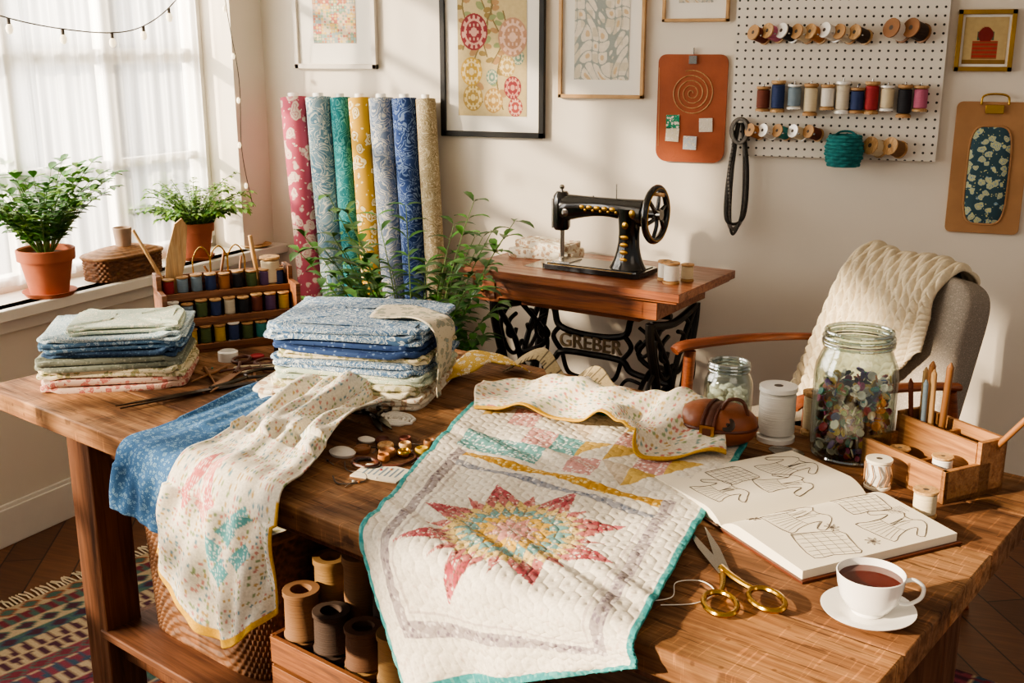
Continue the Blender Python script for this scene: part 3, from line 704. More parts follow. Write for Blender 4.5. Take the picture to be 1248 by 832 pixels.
random.seed(5)
B=MB('sewing_notions')
def disc(x,y,r,h,m,z=0): B.lathe((x,y,z),[(r*.9,0),(r,h*.3),(r,h*.8),(r*.85,h),(r*.7,h*.7),(.001,h*.7)],m,20)
for (x,y,r,m) in [(-1.655,1.535,.018,M_stick),(-1.63,1.58,.018,M_pale),(-1.60,1.555,.019,M_stick),(-1.57,1.575,.015,M_brass),(-1.585,1.53,.013,TH[9]),(-1.66,1.60,.016,M_leather2),(-1.60,1.61,.014,M_pale),(-1.55,1.61,.015,TH[1]),(-1.625,1.635,.014,TH[4]),(-1.57,1.655,.013,M_stick)]: disc(x,y,r,.014,m)
for k in range(2): B.tube([(-1.60+.03*cos(a)+k*.01,1.49+.022*sin(a),.004) for a in [2*pi*i/20 for i in range(20)]],.0025 if k else .004,M_leather2 if k==0 else M_dsteel,6,closed=True)
B.lathe((-1.68,1.50,0),[(.03,.0),(.033,.006),(.022,.012),(.001,.014)],M_white,24,sy=.75)
B.lathe((-1.70,1.59,0),[(.02,.0),(.022,.004),(.012,.008),(.001,.009)],M_white,24,sy=.75)
B.tube([(-1.64,1.47,.002),(-1.60,1.44,.002),(-1.56,1.45,.002),(-1.53,1.42,.002),(-1.56,1.38,.002),(-1.60,1.40,.002)],.0015,M_ink,5,sub=6)
B.tube([(-1.70,1.56,.003),(-1.66,1.565,.002),(-1.62,1.60,.003),(-1.60,1.64,.002),(-1.55,1.63,.002)],.0015,M_ink,5,sub=6)
B.tube([(-1.56,1.50,.003),(-1.53,1.53,.004),(-1.54,1.58,.003),(-1.58,1.60,.004)],.003,M_leather2,6,sub=6)
for (a,b_) in [((-2.34,1.78),(-2.22,1.70)),((-2.30,1.86),(-2.20,1.93)),((-2.40,1.74),(-2.36,1.60)),((-2.44,1.70),(-2.30,1.63)),((-2.28,1.95),(-2.22,2.06))]: B.cyl((a[0],a[1],.006),(b_[0],b_[1],.006),.005,M_stick,.002)
for k in range(7): B.tube([(-2.42+U(0,.12),1.68+U(0,.12),.004),(-2.36+U(0,.08),1.72+U(0,.14),.012),(-2.28+U(0,.06),1.78+U(0,.12),.005),(-2.22,1.84+U(0,.08),.004)],.003,[M_leather2,M_ink,M_cream][k%3],6,sub=6)
for (x,y,m) in [(-2.26,1.86,M_stick),(-2.33,1.80,M_stick),(-2.36,1.92,M_leather2),(-2.30,1.90,M_stick),(-2.24,1.99,M_pale),(-2.42,1.86,TH[0]),(-2.31,2.00,TH[9]),(-2.20,2.05,M_brass)]: disc(x,y,.020,.011,m)
for k in range(26):
    x,y=(U(-2.45,-2.2),U(1.65,2.1)) if k%2 else (U(-1.68,-1.52),U(1.40,1.68)); a=U(0,6.28)
    B.cyl((x,y,.002),(x+.03*cos(a),y+.03*sin(a),.002),.0009,M_steel,n=5); B.ell((x,y,.003),(.003,.003,.003),BT[k%12],nu=8,nv=6)
B.lathe((-2.47,1.80,0),[(.028,0),(.028,.025),(.022,.028),(.022,.012),(.001,.012)],M_porc,24)
for (x,y,r_,h_,m) in [(-2.40,1.93,.022,.055,TH[8]),(-2.35,1.99,.018,.045,TH[4]),(-2.29,2.06,.018,.04,TH[10]),(-2.44,2.0,.02,.05,TH[5])]: spool(B,(x,y,0),r_,h_,m,M_spoolw)
B.lathe((-.945,2.11,0),[(.038,0),(.04,.002),(.034,.004),(.001,.004)],M_steel,24,sy=.7)
B.tube([(-.80,1.36,.002),(-.76,1.40,.002),(-.755,1.45,.002),(-.79,1.47,.002),(-.82,1.44,.002),(-.80,1.39,.002),(-.84,1.34,.002)],.0009,M_white,5,sub=8)
B.done(TW(0,0),TA)
B=MB('printed_swatch_card'); B.prism([(-.055,-.035),(.05,-.04),(.055,.03),(.0,.042),(-.05,.035)],0,.003,M_paper)
for i in range(7): B.box((-.035+i*.012,.005,.0032),(.004,.045,.0006),TH[10])
B.done(TW(-1.535,1.475,.9),TA+radians(20))
B=MB('crochet_doily'); 
for k in range(4): B.tube([((.012+k*.012)*(1+.08*cos(9*a))*cos(a),(.012+k*.012)*.8*sin(a),.003) for a in [2*pi*i/36 for i in range(36)]],.004,M_white,6,closed=True)
B.done(TW(-1.75,1.73,.9),TA)

# ------------------------------------------------------------------ under table
def wickerwall(B,cx,cy,z0,z1,a,b_,e,flare,m,rows=22,N_=70,amp=.006):
    def f(u,v):
        t=2*pi*u; c,s=cos(t),sin(t); k=1+flare*v
        x=a*math.copysign(abs(c)**e,c)*k; y=b_*math.copysign(abs(s)**e,s)*k
        row=v*rows; ri=int(row); off=amp*sin(t*N_/2+(ri%2)*pi)*abs(sin(pi*(row%1)))**.5+amp*.6*abs(sin(pi*row))
        n=Vector((x/a/a,y/b_/b_,0)); n.normalize()
        return (cx+x+n.x*off,cy+y+n.y*off,z0+(z1-z0)*v)
    B.grid(f,N_*5,rows*5,m,True)
B=MB('wicker_basket'); ba=.235; wickerwall(B,0,0,0,.36,ba,.17,.35,.06,M_wickd,24,100,.004)
B.tube([(ba*1.06*math.copysign(abs(cos(t))**.35,cos(t)),.17*1.06*math.copysign(abs(sin(t))**.35,sin(t)),.36) for t in [2*pi*i/80 for i in range(80)]],.013,M_wick,8,closed=True)
B.prism([(.215*math.copysign(abs(cos(t))**.35,cos(t)),.15*math.copysign(abs(sin(t))**.35,sin(t))) for t in [2*pi*i/40 for i in range(40)]],.01,.02,M_wickd)
B.prism([(.21*math.copysign(abs(cos(t))**.35,cos(t)),.15*math.copysign(abs(sin(t))**.35,sin(t))) for t in [2*pi*i/40 for i in range(40)]],.28,.31,F_crm2)
B.done(TW(-2.12,1.58,SZ),TA)
B=MB('crate_of_thread_cones'); w,d,h=.50,.37,.15
for s in (-1,1):
    for k in range(2): B.box((0,s*d/2,.04+k*.075),(w,.012,.065),M_rack); B.box((s*w/2,0,.04+k*.075),(.012,d,.065),M_rack)
B.box((0,0,.006),(w,d,.012),M_rack)
random.seed(2)
def cone(x,y,z,r,h,m,M=None):
    B.lathe((x,y,z),[(r*.7,0),(r,.006),(r,h*.1),(r*.93,h*.14),(r*.9,h*.86),(r*.98,h*.9),(r*.98,h),(r*.55,h),(r*.5,h*.85),(.001,h*.85)],m,24,M=M)
for gx in range(5):
    for gy in range(4):
        x=-.20+gx*.10;y=-.135+gy*.09; z=.012
        hb=[.13,.15,.16,.17][gy]
        cone(x,y,z,.0435,hb,M_cone[(gx+gy*2)%4])
        hh=[.10,.16,.20,.22][gy]+U(-.02,.02)
        cone(x+U(-.003,.003),y+U(-.002,.002),z+hb+.002,.0435,hh,M_cone[[0,2,3,1][(gx*3+gy)%4]])
B.done(TW(-1.60,1.60,SZ),TA,.001)

def rugcol(u,v):
    x,y=u*3.1,v*2.8
    b_=int(x/.06); pal=['#6e2c36','#8a4830','#35495a','#a17e44','#472432','#455f54','#ad9878','#7a3642']
    base=pal[int(hsh(b_,1)*8)%8]; k=(y/.08)%1; q=(x/.06)%1
    if hsh(b_,3)>.5:
        if abs(k-.5)*2+abs(q-.5)*2<.7: return pal[int(hsh(b_,5)*8)%8]
        if abs(k-.5)*2+abs(q-.5)*2<1.0: return pal[int(hsh(b_,7)*8)%8]
    elif abs(((y/.04)%1)-.5)<.12+.2*q: return pal[int(hsh(b_,8)*8)%8]
    if q<.1: return '#ad9878'
    return base
ro=sheet('kilim_rug',lambda u,v:Vector((-3.25+3.1*u,.2+2.8*v,.008)),360,260,rugcol,M_vc,.008,TW(0,0,0),TA)
B=MB('rug_fringe')
for i in range(190):
    y=.2+2.8*i/190; B.tube([(-3.25,y,.008),(-3.29,y+U(-.006,.006),.008),(-3.325,y+U(-.012,.012),.004)],.0035,M_cream,4)
B.done((0,0,0),0,parent=ro)

# ------------------------------------------------------------------ sill items
def plant(B,base,n,L,leafm,leafL,leafW,spread,pairs=7,droop=.25):
    for i in range(n):
        a=U(0,2*pi); sp=U(.15,1)*spread; l=L*U(.55,1.05)
        p0=Vector(base); d=Vector((cos(a)*sp,sin(a)*sp,1)).normalized()
        pts=[p0+Vector((cos(a)*.02,sin(a)*.02,0))]; p=pts[0].copy(); dd=d.copy()
        for k in range(6):
            p=p+dd*l/6; dd=(dd+Vector((cos(a)*.06*spread,sin(a)*.06*spread,-.05*spread*(k)*.9))).normalized(); pts.append(p.copy())
        B.tube(pts,[.0025,.001],M_stem,5)
        for k in range(pairs):
            t=.25+.75*k/(pairs-1); q=t*6; j=min(int(q),5); pp=pts[j].lerp(pts[j+1],q-j); tg=(pts[j+1]-pts[j]).normalized()
            sd=tg.cross(Vector((0,0,1))); 
            if sd.length<.05: sd=Vector((1,0,0))
            sd.normalize()
            for s in (-1,1):
                ld=(sd*s+tg*.6+Vector((U(-.5,.5),U(-.5,.5),U(-.2,.5)))).normalized()
                B.leaf(pp,ld,(0,0,1),leafL*U(.7,1.1),leafW,leafm[int(R()*len(leafm))],droop)
        B.leaf(pts[-1],dd,(0,0,1),leafL,leafW,leafm[0],droop)
def pot(B,r,h,m=M_terra,saucer=True):
    if saucer: B.lathe((0,0,0),[(r*.8,0),(r*.95,.018),(r*.9,.018),(r*.7,.008),(.001,.008)],m,32)
    B.lathe((0,0,.008),[(r*.66,0),(r*.9,h*.74),(r,h*.75),(r*1.02,h*.98),(r*.97,h),(r*.9,h*.97),(r*.86,h*.85),(.001,h*.84)],m,32)
    B.lathe((0,0,.008),[(r*.87,h*.86),(.001,h*.88)],M_soil,24)
random.seed(21)
B=MB('potted_herb'); pot(B,.10,.165); plant(B,(0,0,.15),60,.36,[M_leaf,M_leaf2,M_leaf],.058,.032,.8,pairs=7)
B.done(LW(1.25,-.0))
B=MB('potted_fern'); pot(B,.075,.15); plant(B,(0,0,.13),95,.27,[M_leaf2,M_leaf2,M_leaf],.030,.019,1.4,pairs=9,droop=.4)
B.done(LW(.47,-.02))
B=MB('wicker_sewing_box'); wickerwall(B,0,0,0,.085,.155,.085,.6,.03,M_wickd,8,50,.003)
def f(u,v):
    t=2*pi*u; k=1-v*.999; c,s=cos(t),sin(t)
    return (.165*math.copysign(abs(c)**.6,c)*k,.093*math.copysign(abs(s)**.6,s)*k,.09+.028*(1-(k)**3)+.0015*sin(v*40))
B.grid(f,60,30,M_wick,True)
B.tube([(.163*math.copysign(abs(cos(t))**.6,cos(t)),.092*math.copysign(abs(sin(t))**.6,sin(t)),.09) for t in [2*pi*i/60 for i in range(60)]],.007,M_wick,8,closed=True)
B.done(LW(.87,-.03),LWr)
B=MB('small_tin_cup'); B.lathe((0,0,0),[(.03,0),(.036,.07),(.034,.072),(.03,.06),(.001,.058)],mat('linen_cup','#a48c78',.7),24); B.done(LW(.86,-.03,.983))
B=MB('wooden_plate'); B.lathe((0,0,0),[(.05,0),(.075,.012),(.073,.014),(.05,.006),(.001,.006)],M_pale,32); B.done(LW(.13,.0))

random.seed(33)
B=MB('potted_parlor_palm'); pot(B,.17,.36)
for i in range(50):
    a=U(0,2*pi); sp=U(.1,.8); l=U(.5,.95)*(1.05-.25*sp); p=Vector((cos(a)*.05,sin(a)*.05,.33)); dd=Vector((cos(a)*sp*.5,sin(a)*sp*.5,1)).normalized(); pts=[p.copy()]
    for k in range(8):
        p=p+dd*l/8; dd=(dd+Vector((cos(a)*.05,sin(a)*.05,-.022*k*sp))).normalized(); pts.append(p.copy())
    B.tube(pts,[.004,.0015],M_stem,5)
    for k in range(10):
        t=.3+.7*k/9; q=t*8; j=min(int(q),7); pp=pts[j].lerp(pts[j+1],q-j); tg=(pts[j+1]-pts[j]).normalized(); sd=tg.cross(Vector((0,0,1)))
        if sd.length<.05: sd=Vector((1,0,0))
        sd.normalize()
        for s in (-1,1):
            B.leaf(pp,(sd*s+tg*.7+Vector((U(-.5,.5),U(-.5,.5),U(-.3,.3)))),(0,0,1),U(.08,.125),U(.028,.038),[M_leaf3,M_leaf3,M_leaf][int(R()*3)],.4)
B.done((-.09,3.56,0))

# ------------------------------------------------------------------ fabric bolts
rolls=[(-.985,-.81,.056,('#b5586a','#dfc9b8','#cc9494'),17,'floral'),(-.862,-.70,.055,('#7e9aa7','#ccd0c6','#5f8295'),11,'swirl'),(-.762,-.605,.044,('#2c777d','#5a9e9c','#23656c'),14,'swirl'),
 (-.668,-.515,.047,('#c39a3e','#ded0a4','#ab8230'),16,'floral'),(-.563,-.415,.052,('#66748a','#b9b7ae','#8590a0'),12,'swirl'),(-.455,-.31,.052,('#2e4270','#6b7fa2','#243660'),13,'swirl'),(-.362,-.22,.042,('#a19274','#c9bda2','#8c7f62'),22,'swirl')]
for i,(xt,xb,r,(a,b_,c),sc,k) in enumerate(rolls):
    B=MB('fabric_bolt'); m=fabric('bolt_print_%d'%i,a,b_,c,sc,k)
    yt=4.36-r-.02; L=1.53+.015*((i*3)%3)
    def f(u,v,L=L,r=r):
        t=2*pi*u; rr=r*(1+.012*sin(v*17+i)+.02*(u if u<.9 else .9-(u-.9)*9)); return (rr*cos(t),rr*sin(t),L*v)
    B.grid(f,32,24,m,True)
    B.lathe((0,0,0),[(r*.3,L-.01),(r*.99,L)][::-1],m,32)
    B.openlathe((0,0,0),[(r*.42,L-.1),(r*.42,L+.018),(r*.34,L+.018),(r*.34,L-.1)],M_porc,20)
    B.lathe((0,0,0),[(r*.95,0),(.001,.0)],m,24)
    yb=4.13
    o=B.done((xb,yb,.012))
    d=Vector((xt-xb,yt-yb,L)).normalized(); o.rotation_euler=Vector((0,0,1)).rotation_difference(d).to_euler()

# ------------------------------------------------------------------ wall art
def framed(name,s0,s1,z0,z1,fw,fm,matw,colfn,nu=90,nv=110,dep=.025):
    B=MB(name); w,h=s1-s0,z1-z0
    for x in (-w/2+fw/2,w/2-fw/2): B.box((x,-dep/2,0),(fw,dep,h),fm)
    for z in (-h/2+fw/2,h/2-fw/2): B.box((0,-dep/2,z),(w,dep,fw),fm)
    B.box((0,-.006,0),(w-fw,.012,h-fw),M_mat)
    o=B.done(((s0+s1)/2,4.36,(z0+z1)/2),0,.0015)
    aw,ah=w/2-fw-matw,h/2-fw-matw*1.15
    sheet(name+'_print',lambda u,v:Vector((-aw+2*aw*u,-.0135,ah-2*ah*v)),nu,nv,colfn,M_vp,0,parent=o)
    return o
def art1(u,v):
    i,j=int(u*16),int(v*24); h=hsh(i,j,1); p=['#d9b9a0','#c98f6a','#e6d3a8','#8fa88c','#c4766a','#e0c070','#9fb0ae','#d8c8b0']
    x,y=(u*16)%1-.5,(v*24)%1-.5
    return p[int(hsh(i,j,2)*8)] if x*x+y*y<.1+.15*h else p[int(hsh(int(u*5),int(v*7),3)*8)]
circ=[(.24,.36,.19,'#8a3a40','#cf9f8e'),(.80,.40,.20,'#b58a70','#dcb8a2'),(.72,.62,.11,'#b5975a','#ddcb9c'),(.20,.66,.15,'#c09a44','#e4cf98'),(.22,.86,.14,'#a88a4c','#ddc88e'),(.52,.88,.13,'#b08a50','#d8c08c'),(.80,.78,.12,'#8a3a40','#c98f80'),(.84,.93,.10,'#a04a48','#d8ac9a'),(.88,.55,.08,'#6f8a7c','#c9c4a4'),(.50,.70,.08,'#6f8a7c','#c9c4a4')]
stems=[(.46,.06,.40,.55,.05),(.58,.10,.55,.60,-.08),(.35,.12,.30,.9,.1),(.66,.2,.62,.95,.06),(.12,.05,.10,.5,-.04)]
def art2(u,v):
    for (cx,cy,r,a,b_) in circ:
        d=sqrt((u-cx)**2*.62+(v-cy)**2*1.25)/ (r*.82)
        if d<1:
            th=atan2(v-cy,u-cx); 
            if d>.90: return a
            if d>.72: return b_ if sin(th*11)>0 else a
            if d>.60: return b_
            if d>.25: return a if (abs(sin((u-cx)*55))>.6 or abs(sin((v-cy)*60))>.6) else b_
            return b_
    for (ax,ay,bx,by_,c) in stems:
        if ay<v<by_:
            t=(v-ay)/(by_-ay); sx=ax+(bx-ax)*t+c*sin(t*7)
            dx=u-sx
            if abs(dx)<.010: return '#7a6a48'
            k=(t*9)%1; s=1 if int(t*9)%2 else -1
            if 0<dx*s<.11 and abs((dx*s-.055)/.055)**2+((k-.5)/.38)**2<1: return ['#8a9468','#a8845c','#8f7a4c'][int(t*9)%3]
    return '#c3b083'
def art3(u,v):
    q=sin(u*22+4*sin(v*9))+sin(v*30+4*sin(u*8)); 
    if abs(q)<.22: return '#9aa09a'
    if q>1.5: return '#d0b690'
    return '#e0d7c5' if hsh(int(u*9),int(v*12))>.25 else '#d1c7b0'
def art5(u,v):
    if .2<u<.8 and .5<v<.9: return '#a83c34' if abs((v*12)%1-.5)>.2 else '#8a5a3a'
    if (u-.5)**2+(v-.38)**2<.03: return '#7c2c28'
    if .3<u<.7 and .3<v<.5: return '#3f5a4a'
    return '#8a6a38' if v>.9 else '#bfa878'
framed('framed_botanical_print',-1.0,-.605,1.645,2.14,.02,M_fr_white,.075,art1)
framed('framed_floral_medallion_print',-.31,.145,1.375,2.07,.022,M_fr_black,.055,art2,150,230)
framed('framed_line_print',.205,.555,1.54,2.08,.014,M_fr_wood,.05,art3,120,170)
framed('framed_sketch',.62,.875,1.83,2.15,.012,M_fr_wood,.05,art3)
framed('small_gilt_frame_picture',1.68,1.87,1.655,1.865,.016,M_fr_gold,.008,art5,60,60)

B=MB('pegboard'); px0,px1,pz0,pz1=.905,1.65,1.335,2.05
B.box(((px0+px1)/2,4.335,(pz0+pz1)/2),(px1-px0,.012,pz1-pz0),M_peg)
for x in (px0+.06,px1-.06):
    for z in (pz0+.05,pz1-.05): B.cyl((x,4.34,z),(x,4.36,z),.012,M_white)
B.done()
random.seed(8)
B=MB('pegboard_thread_spools')
def ss(px): return .90+(px-888)*.00298
def pegspool(px,z,L,r,horiz,m,em):
    s=ss(px)
    if horiz:
        B.cyl((s,4.329,z),(s-.012,4.26,z+.008),.003,M_steel)
        spool(B,(s,4.32,z),r,L,m,em,Matrix.Rotation(radians(-38),4,'Z')@Matrix.Rotation(radians(74),4,'X'))
    else:
        B.cyl((s,4.329,z-L/2),(s,4.285,z-L/2),.003,M_steel); B.cyl((s,4.295,z-L/2),(s,4.295,z+L/2+.01),.003,M_steel)
        spool(B,(s,4.295,z-L/2),r,L,m,em)
pool=[TH[4],TH[6],TH[8],M_cream,TH[9],M_white,TH[5],M_cone[1],M_cream]
for i,px in enumerate((928,945,962,980,996,1013,1030,1048)): pegspool(px,1.775+.004*sin(px),.070,.028,True,pool[i],[M_spoolw,M_pale,M_porc][i%3])
for i,px in enumerate((1090,1112)): pegspool(px,1.785,.072,.035,True,[M_white,M_cone[1]][i],M_stick)
for i,px in enumerate((930,948,968,988,1008,1026,1043,1060,1078,1098,1116)): pegspool(px,1.55+(.01 if i%3 else 0),.09+.025*(i%2),.0265,False,[TH[4],TH[2],TH[10],M_cream,M_white,TH[5],TH[2],TH[0],M_cream,TH[8],TH[6]][i],[M_spoolw,M_pale,M_porc][i%3])
for i,px in enumerate((928,944,962,981,1000)): pegspool(px,1.42,.06,.025,True,[TH[9],M_white,TH[3],M_cream,TH[4]][i],[M_spoolw,M_porc][i%2])
for px in (1075,1098): pegspool(px,1.375,.062,.033,True,M_cream if px<1090 else M_cone[0],M_pale)
B.done()
B=MB('crocheted_hanging_basket'); M_tealy=mat('teal_yarn','#23797a',.95,var=.4,scale=60,bmp=.6,bscale=120)
for k in range(9): rr=.048+.010*sin(k/8*pi)+.004; B.tube([(rr*(1+.05*cos(9*a+k*pi))*cos(a),rr*(1+.05*cos(9*a+k*pi))*sin(a),k*.0125+.006) for a in [2*pi*i/54 for i in range(54)]],.008,M_tealy,6,closed=True)
B.lathe((0,0,0),[(.045,.0),(.045,.008)],M_tealy,20)
B.tube([(-.045,.0,.10),(-.02,.05,.12),(.02,.05,.12),(.045,0,.10)],.004,M_tealy,6,sub=5)
B.done((ss(1033),4.265,1.315))

B=MB('leather_pattern_panel')
w,h=.135,.205
out=[]
for cx,cz,a0 in ((w-.03,h-.03,0),(-w+.03,h-.03,90),(-w+.045,-h+.045,180),(w-.045,-h+.045,270)):
    rr=.03 if cz>0 else .045
    for k in range(7): a=radians(a0+k*15); out.append((cx+rr*cos(a),cz+rr*sin(a)))
T=Matrix.Rotation(radians(90),4,'X')
B.prism(out,0,.012,M_leather,T)
sp=[]
for i in range(160): a=i*.17; r=.004+i*.00052; sp.append((r*cos(a),-.0135,.06+r*sin(a)))
B.tube(sp,.0018,M_pale,4)
for x,z,c in ((-.07,-.05,'#2f8a6a'),(-.07,-.10,'#d6cdb4'),(.06,-.06,'#d8d0c0'),(.0,-.13,'#c6cbd0')): B.box((x,-.014,z),(.052,.004,.052),fabric('swatch'+c[1:4],c,'#f2ece0','#a8a090',90),rot=(0,U(-.06,.06),0))
B.box((0,-.016,h-.02),(.03,.008,.03),M_steel); B.cyl((0,-.006,h-.01),(0,-.012,h+.025),.004,M_steel)
B.tube([(-w+.004,-.0125,h-.05),(-w+.008,-.0125,0),(-w+.01,-.0125,-h+.06)],.001,M_pale,4)
B.done((.745,4.36,1.505))

M_strap=mat('braided_strap','#3c3a36',.8,var=.5,scale=120)
M_strap2=mat('silver_beads','#8d8a84',.4,.5,var=.4,scale=90)
B=MB('hanging_trim_loop')
B.cyl((0,.016,.44),(0,-.05,.445),.004,M_steel); 
for k in range(3):
    a=.022+.006*k
    B.tube([(-.008,-.03-.008*k,.43),(-a,-.035,.25),(-a*1.1,-.03-.01*k,.08),(-.01,-.03,.0+.02*k),(a*.9,-.03,.08),(a,-.035,.25),(.008,-.03-.008*k,.43)],.0055,[M_strap,M_strap2,M_strap][k],6,sub=10,flat=1.6)
for k in range(3): B.tube([(.035*cos(t)*(1-.1*k),-.04-.008*k,.40+.045*sin(t)) for t in [2*pi*i/24 for i in range(24)]],.007,[M_strap2,M_strap,M_strap2][k],6,closed=True)
for i in range(26): t=i/25; B.ell((-.03+.004*sin(t*9),-.045,.42-.36*t),(.005,.004,.006),M_strap2,nu=8,nv=6)
B.done((.945,4.345,1.03))

B=MB('quilted_clipboard'); w,h=.125,.235
out=[]
for cx,cz,a0 in ((w-.02,h-.02,0),(-w+.02,h-.02,90),(-w+.02,-h+.02,180),(w-.02,-h+.02,270)):
    for k in range(6): a=radians(a0+k*18); out.append((cx+.02*cos(a),cz+.02*sin(a)))
B.prism(out,0,.012,M_kraft,T)
F_q=fabric('liberty_floral','#3c545e','#c3c490','#7d9aac',34,'floral')
def f(u,v):
    t=2*pi*u; k=1-v; c,s=cos(t),sin(t); return ((.07*math.copysign(abs(c)**.45,c))*k,-.013-.016*(1-k**5),-.025+.175*math.copysign(abs(s)**.45,s)*k)
B.grid(f,48,14,F_q,True)
B.tube([(.071*math.copysign(abs(cos(t))**.45,cos(t)),-.014,-.025+.176*math.copysign(abs(sin(t))**.45,sin(t))) for t in [2*pi*i/48 for i in range(48)]],.004,M_kraft,6,closed=True)
B.box((0,-.02,h-.025),(.06,.012,.03),M_brass); B.tube([(-.045,-.02,h-.01),(-.04,-.02,h+.02),(0,-.02,h+.028),(.04,-.02,h+.02),(.045,-.02,h-.01)],.004,M_brass,6,sub=5)
B.done((1.83,4.36,1.315),0,.001)

# ------------------------------------------------------------------ treadle sewing table
SR=radians(-13); SL=(.48,3.965,0)
B=MB('treadle_sewing_table')
B.box((0,0,.915),(.92,.50,.03),M_sw); B.box((0,0,.895),(.89,.47,.012),M_sw)
B.box((-.36,0,.845),(.12,.42,.09),M_sw); B.box((0,-.20,.855),(.62,.02,.075),M_sw); B.box((0,.20,.855),(.62,.02,.075),M_sw); B.box((.33,0,.855),(.06,.42,.075),M_sw)
B.box((.02,0,.82),(.5,.32,.06),M_sw)
B.box((-.36,-.213,.845),(.09,.008,.065),M_sw); B.lathe((-.36,-.217,.845),[(.006,0),(.006,.008),(.010,.012),(.008,.018),(.001,.02)],M_brass,14,M=Matrix.Rotation(radians(90),4,'X'))
B.box((-.10,-.02,.931),(.30,.19,.003),M_steel)
for sx in (-.33,.33):
    def sc(pts,r=.011,sub=6): B.tube([(sx,y,z) for y,z in pts],r*1.2,M_iron,8,sub=sub)
    for s in (-1,1):
        sc([(s*.20,.80),(s*.19,.72),(s*.13,.55),(s*.10,.42),(s*.13,.25),(s*.20,.10),(s*.25,.03),(s*.24,.0)],.014)
        sc([(s*.18,.78),(s*.05,.62),(-s*.02,.45),(-s*.09,.30)],.010)
        sc([(s*.13,.22),(s*.02,.36),(-s*.10,.50),(-s*.17,.66)],.009)
        sc([(s*.04,.72),(s*.09,.70),(s*.10,.65),(s*.06,.63),(s*.04,.66)],.007)
        sc([(s*.04,.20),(s*.09,.18),(s*.08,.13),(s*.04,.14)],.007)
        sc([(s*.16,.60),(s*.20,.56),(s*.19,.50),(s*.14,.49)],.007)
        sc([(s*.02,.76),(s*.10,.76),(s*.15,.70),(s*.11,.60),(s*.05,.56),(0,.60)],.007)
    sc([(-.19,.79),(0,.76),(.19,.79)],.013); sc([(-.20,.10),(0,.14),(.20,.10)],.012); sc([(-.12,.40),(0,.43),(.12,.40)],.009)
    B.tube([(sx,.05*cos(t),.42+.05*sin(t)) for t in [2*pi*i/24 for i in range(24)]],.008,M_iron,8,closed=True)
y=-.02; dz=.17
for (pts,r) in [([(-.33,.62),(-.18,.60),(-.14,.52),(0,.50),(.14,.52),(.18,.60),(.33,.62)],.013),([(-.33,.36),(-.18,.38),(-.13,.42),(0,.425),(.13,.42),(.18,.38),(.33,.36)],.013),([(-.33,.60),(-.2,.46),(-.33,.38)],.010),([(.33,.60),(.2,.46),(.33,.38)],.010),
  ([(-.14,.52),(-.17,.475),(-.13,.42)],.010),([(.14,.52),(.17,.475),(.13,.42)],.010),([(-.33,.36),(-.2,.22),(-.05,.18),(.05,.18),(.2,.22),(.33,.36)],.012),([(-.13,.42),(-.10,.34),(-.02,.32),(0,.26)],.009),([(.13,.42),(.10,.34),(.02,.32),(0,.26)],.009),
  ([(-.20,.56),(-.24,.53),(-.25,.48),(-.22,.45),(-.19,.48),(-.21,.51)],.007),([(.20,.56),(.24,.53),(.25,.48),(.22,.45),(.19,.48),(.21,.51)],.007),([(-.22,.34),(-.16,.35),(-.13,.31),(-.16,.27),(-.19,.30)],.007),([(.22,.34),(.16,.35),(.13,.31),(.16,.27),(.19,.30)],.007)]:
    B.tube([(x,y,z+dz) for x,z in pts],r,M_iron,8,sub=6)
B.box((-.02,0,.10),(.36,.24,.012),M_iron); B.cyl((-.33,0,.10),(.33,0,.10),.008,M_iron)
wc=(.25,.02,.42)
B.tube([(wc[0],wc[1]+.15*cos(t),wc[2]+.15*sin(t)) for t in [2*pi*i/36 for i in range(36)]],.010,M_iron,8,closed=True)
for k in range(5): t=k*2*pi/5; B.cyl(wc,(wc[0],wc[1]+.15*cos(t),wc[2]+.15*sin(t)),.006,M_iron)
st=B.done(SL,SR,.003)
cu=bpy.data.curves.new('brace_lettering','FONT'); cu.body='GREBER'; cu.size=.078; cu.extrude=.006; cu.align_x='CENTER'; cu.materials.append(mat('aged_brass_lettering','#8a765a',.5,.4))
to=bpy.data.objects.new('brace_lettering',cu); bpy.context.scene.collection.objects.link(to); to.parent=st; to.rotation_euler=(radians(90),0,0); to.location=(0,-.03,.445+dz)

B=MB('antique_sewing_machine'); 
B.prism([(-.19,-.07),(-.17,-.085),(.17,-.085),(.19,-.07),(.19,.07),(.17,.085),(-.17,.085),(-.19,.07)],0,.016,M_black)
B.prism([(-.175,-.065),(.175,-.065),(.175,.065),(-.175,.065)],.016,.019,M_black)
for yy in (-.075,.075): B.box((0,yy,.0165),(.33,.003,.001),M_gold)
B.box((-.13,0,.0205),(.07,.09,.004),M_steel)
def pil(u,v):
    t=2*pi*u; z=.018+.20*v; k=.052-.06*v+.055*v*v+.012*(1-v)**6; kx=k*1.05
    return (.110+kx*cos(t)+.004*v,k*.85*sin(t),z)
B.grid(pil,28,14,M_black,True)
def arm(u,v):
    t=2*pi*u; x=.165-.31*v; r=.046-.020*sin(pi*min(1,v*1.05))*.7; zc=.205+.012*sin(pi*v)-.004*v
    return (x,r*.85*cos(t),zc+r*sin(t))
B.grid(arm,24,20,M_black,True)
B.ell((.165,0,.205),(.014,.039,.046),M_black)
B.lathe((-.155,0,.125),[(.024,0),(.030,.01),(.031,.09),(.029,.116),(.018,.132),(.001,.134)],M_black,24,sy=1.15)
B.box((-.184,0,.18),(.006,.036,.10),M_steel)
B.cyl((-.155,0,.27),(-.155,0,.03),.005,M_steel); B.cyl((-.155,.012,.255),(-.155,.012,.028),.0045,M_steel); B.lathe((-.155,0,.265),[(.008,0),(.010,.008),(.004,.014)],M_steel,14)
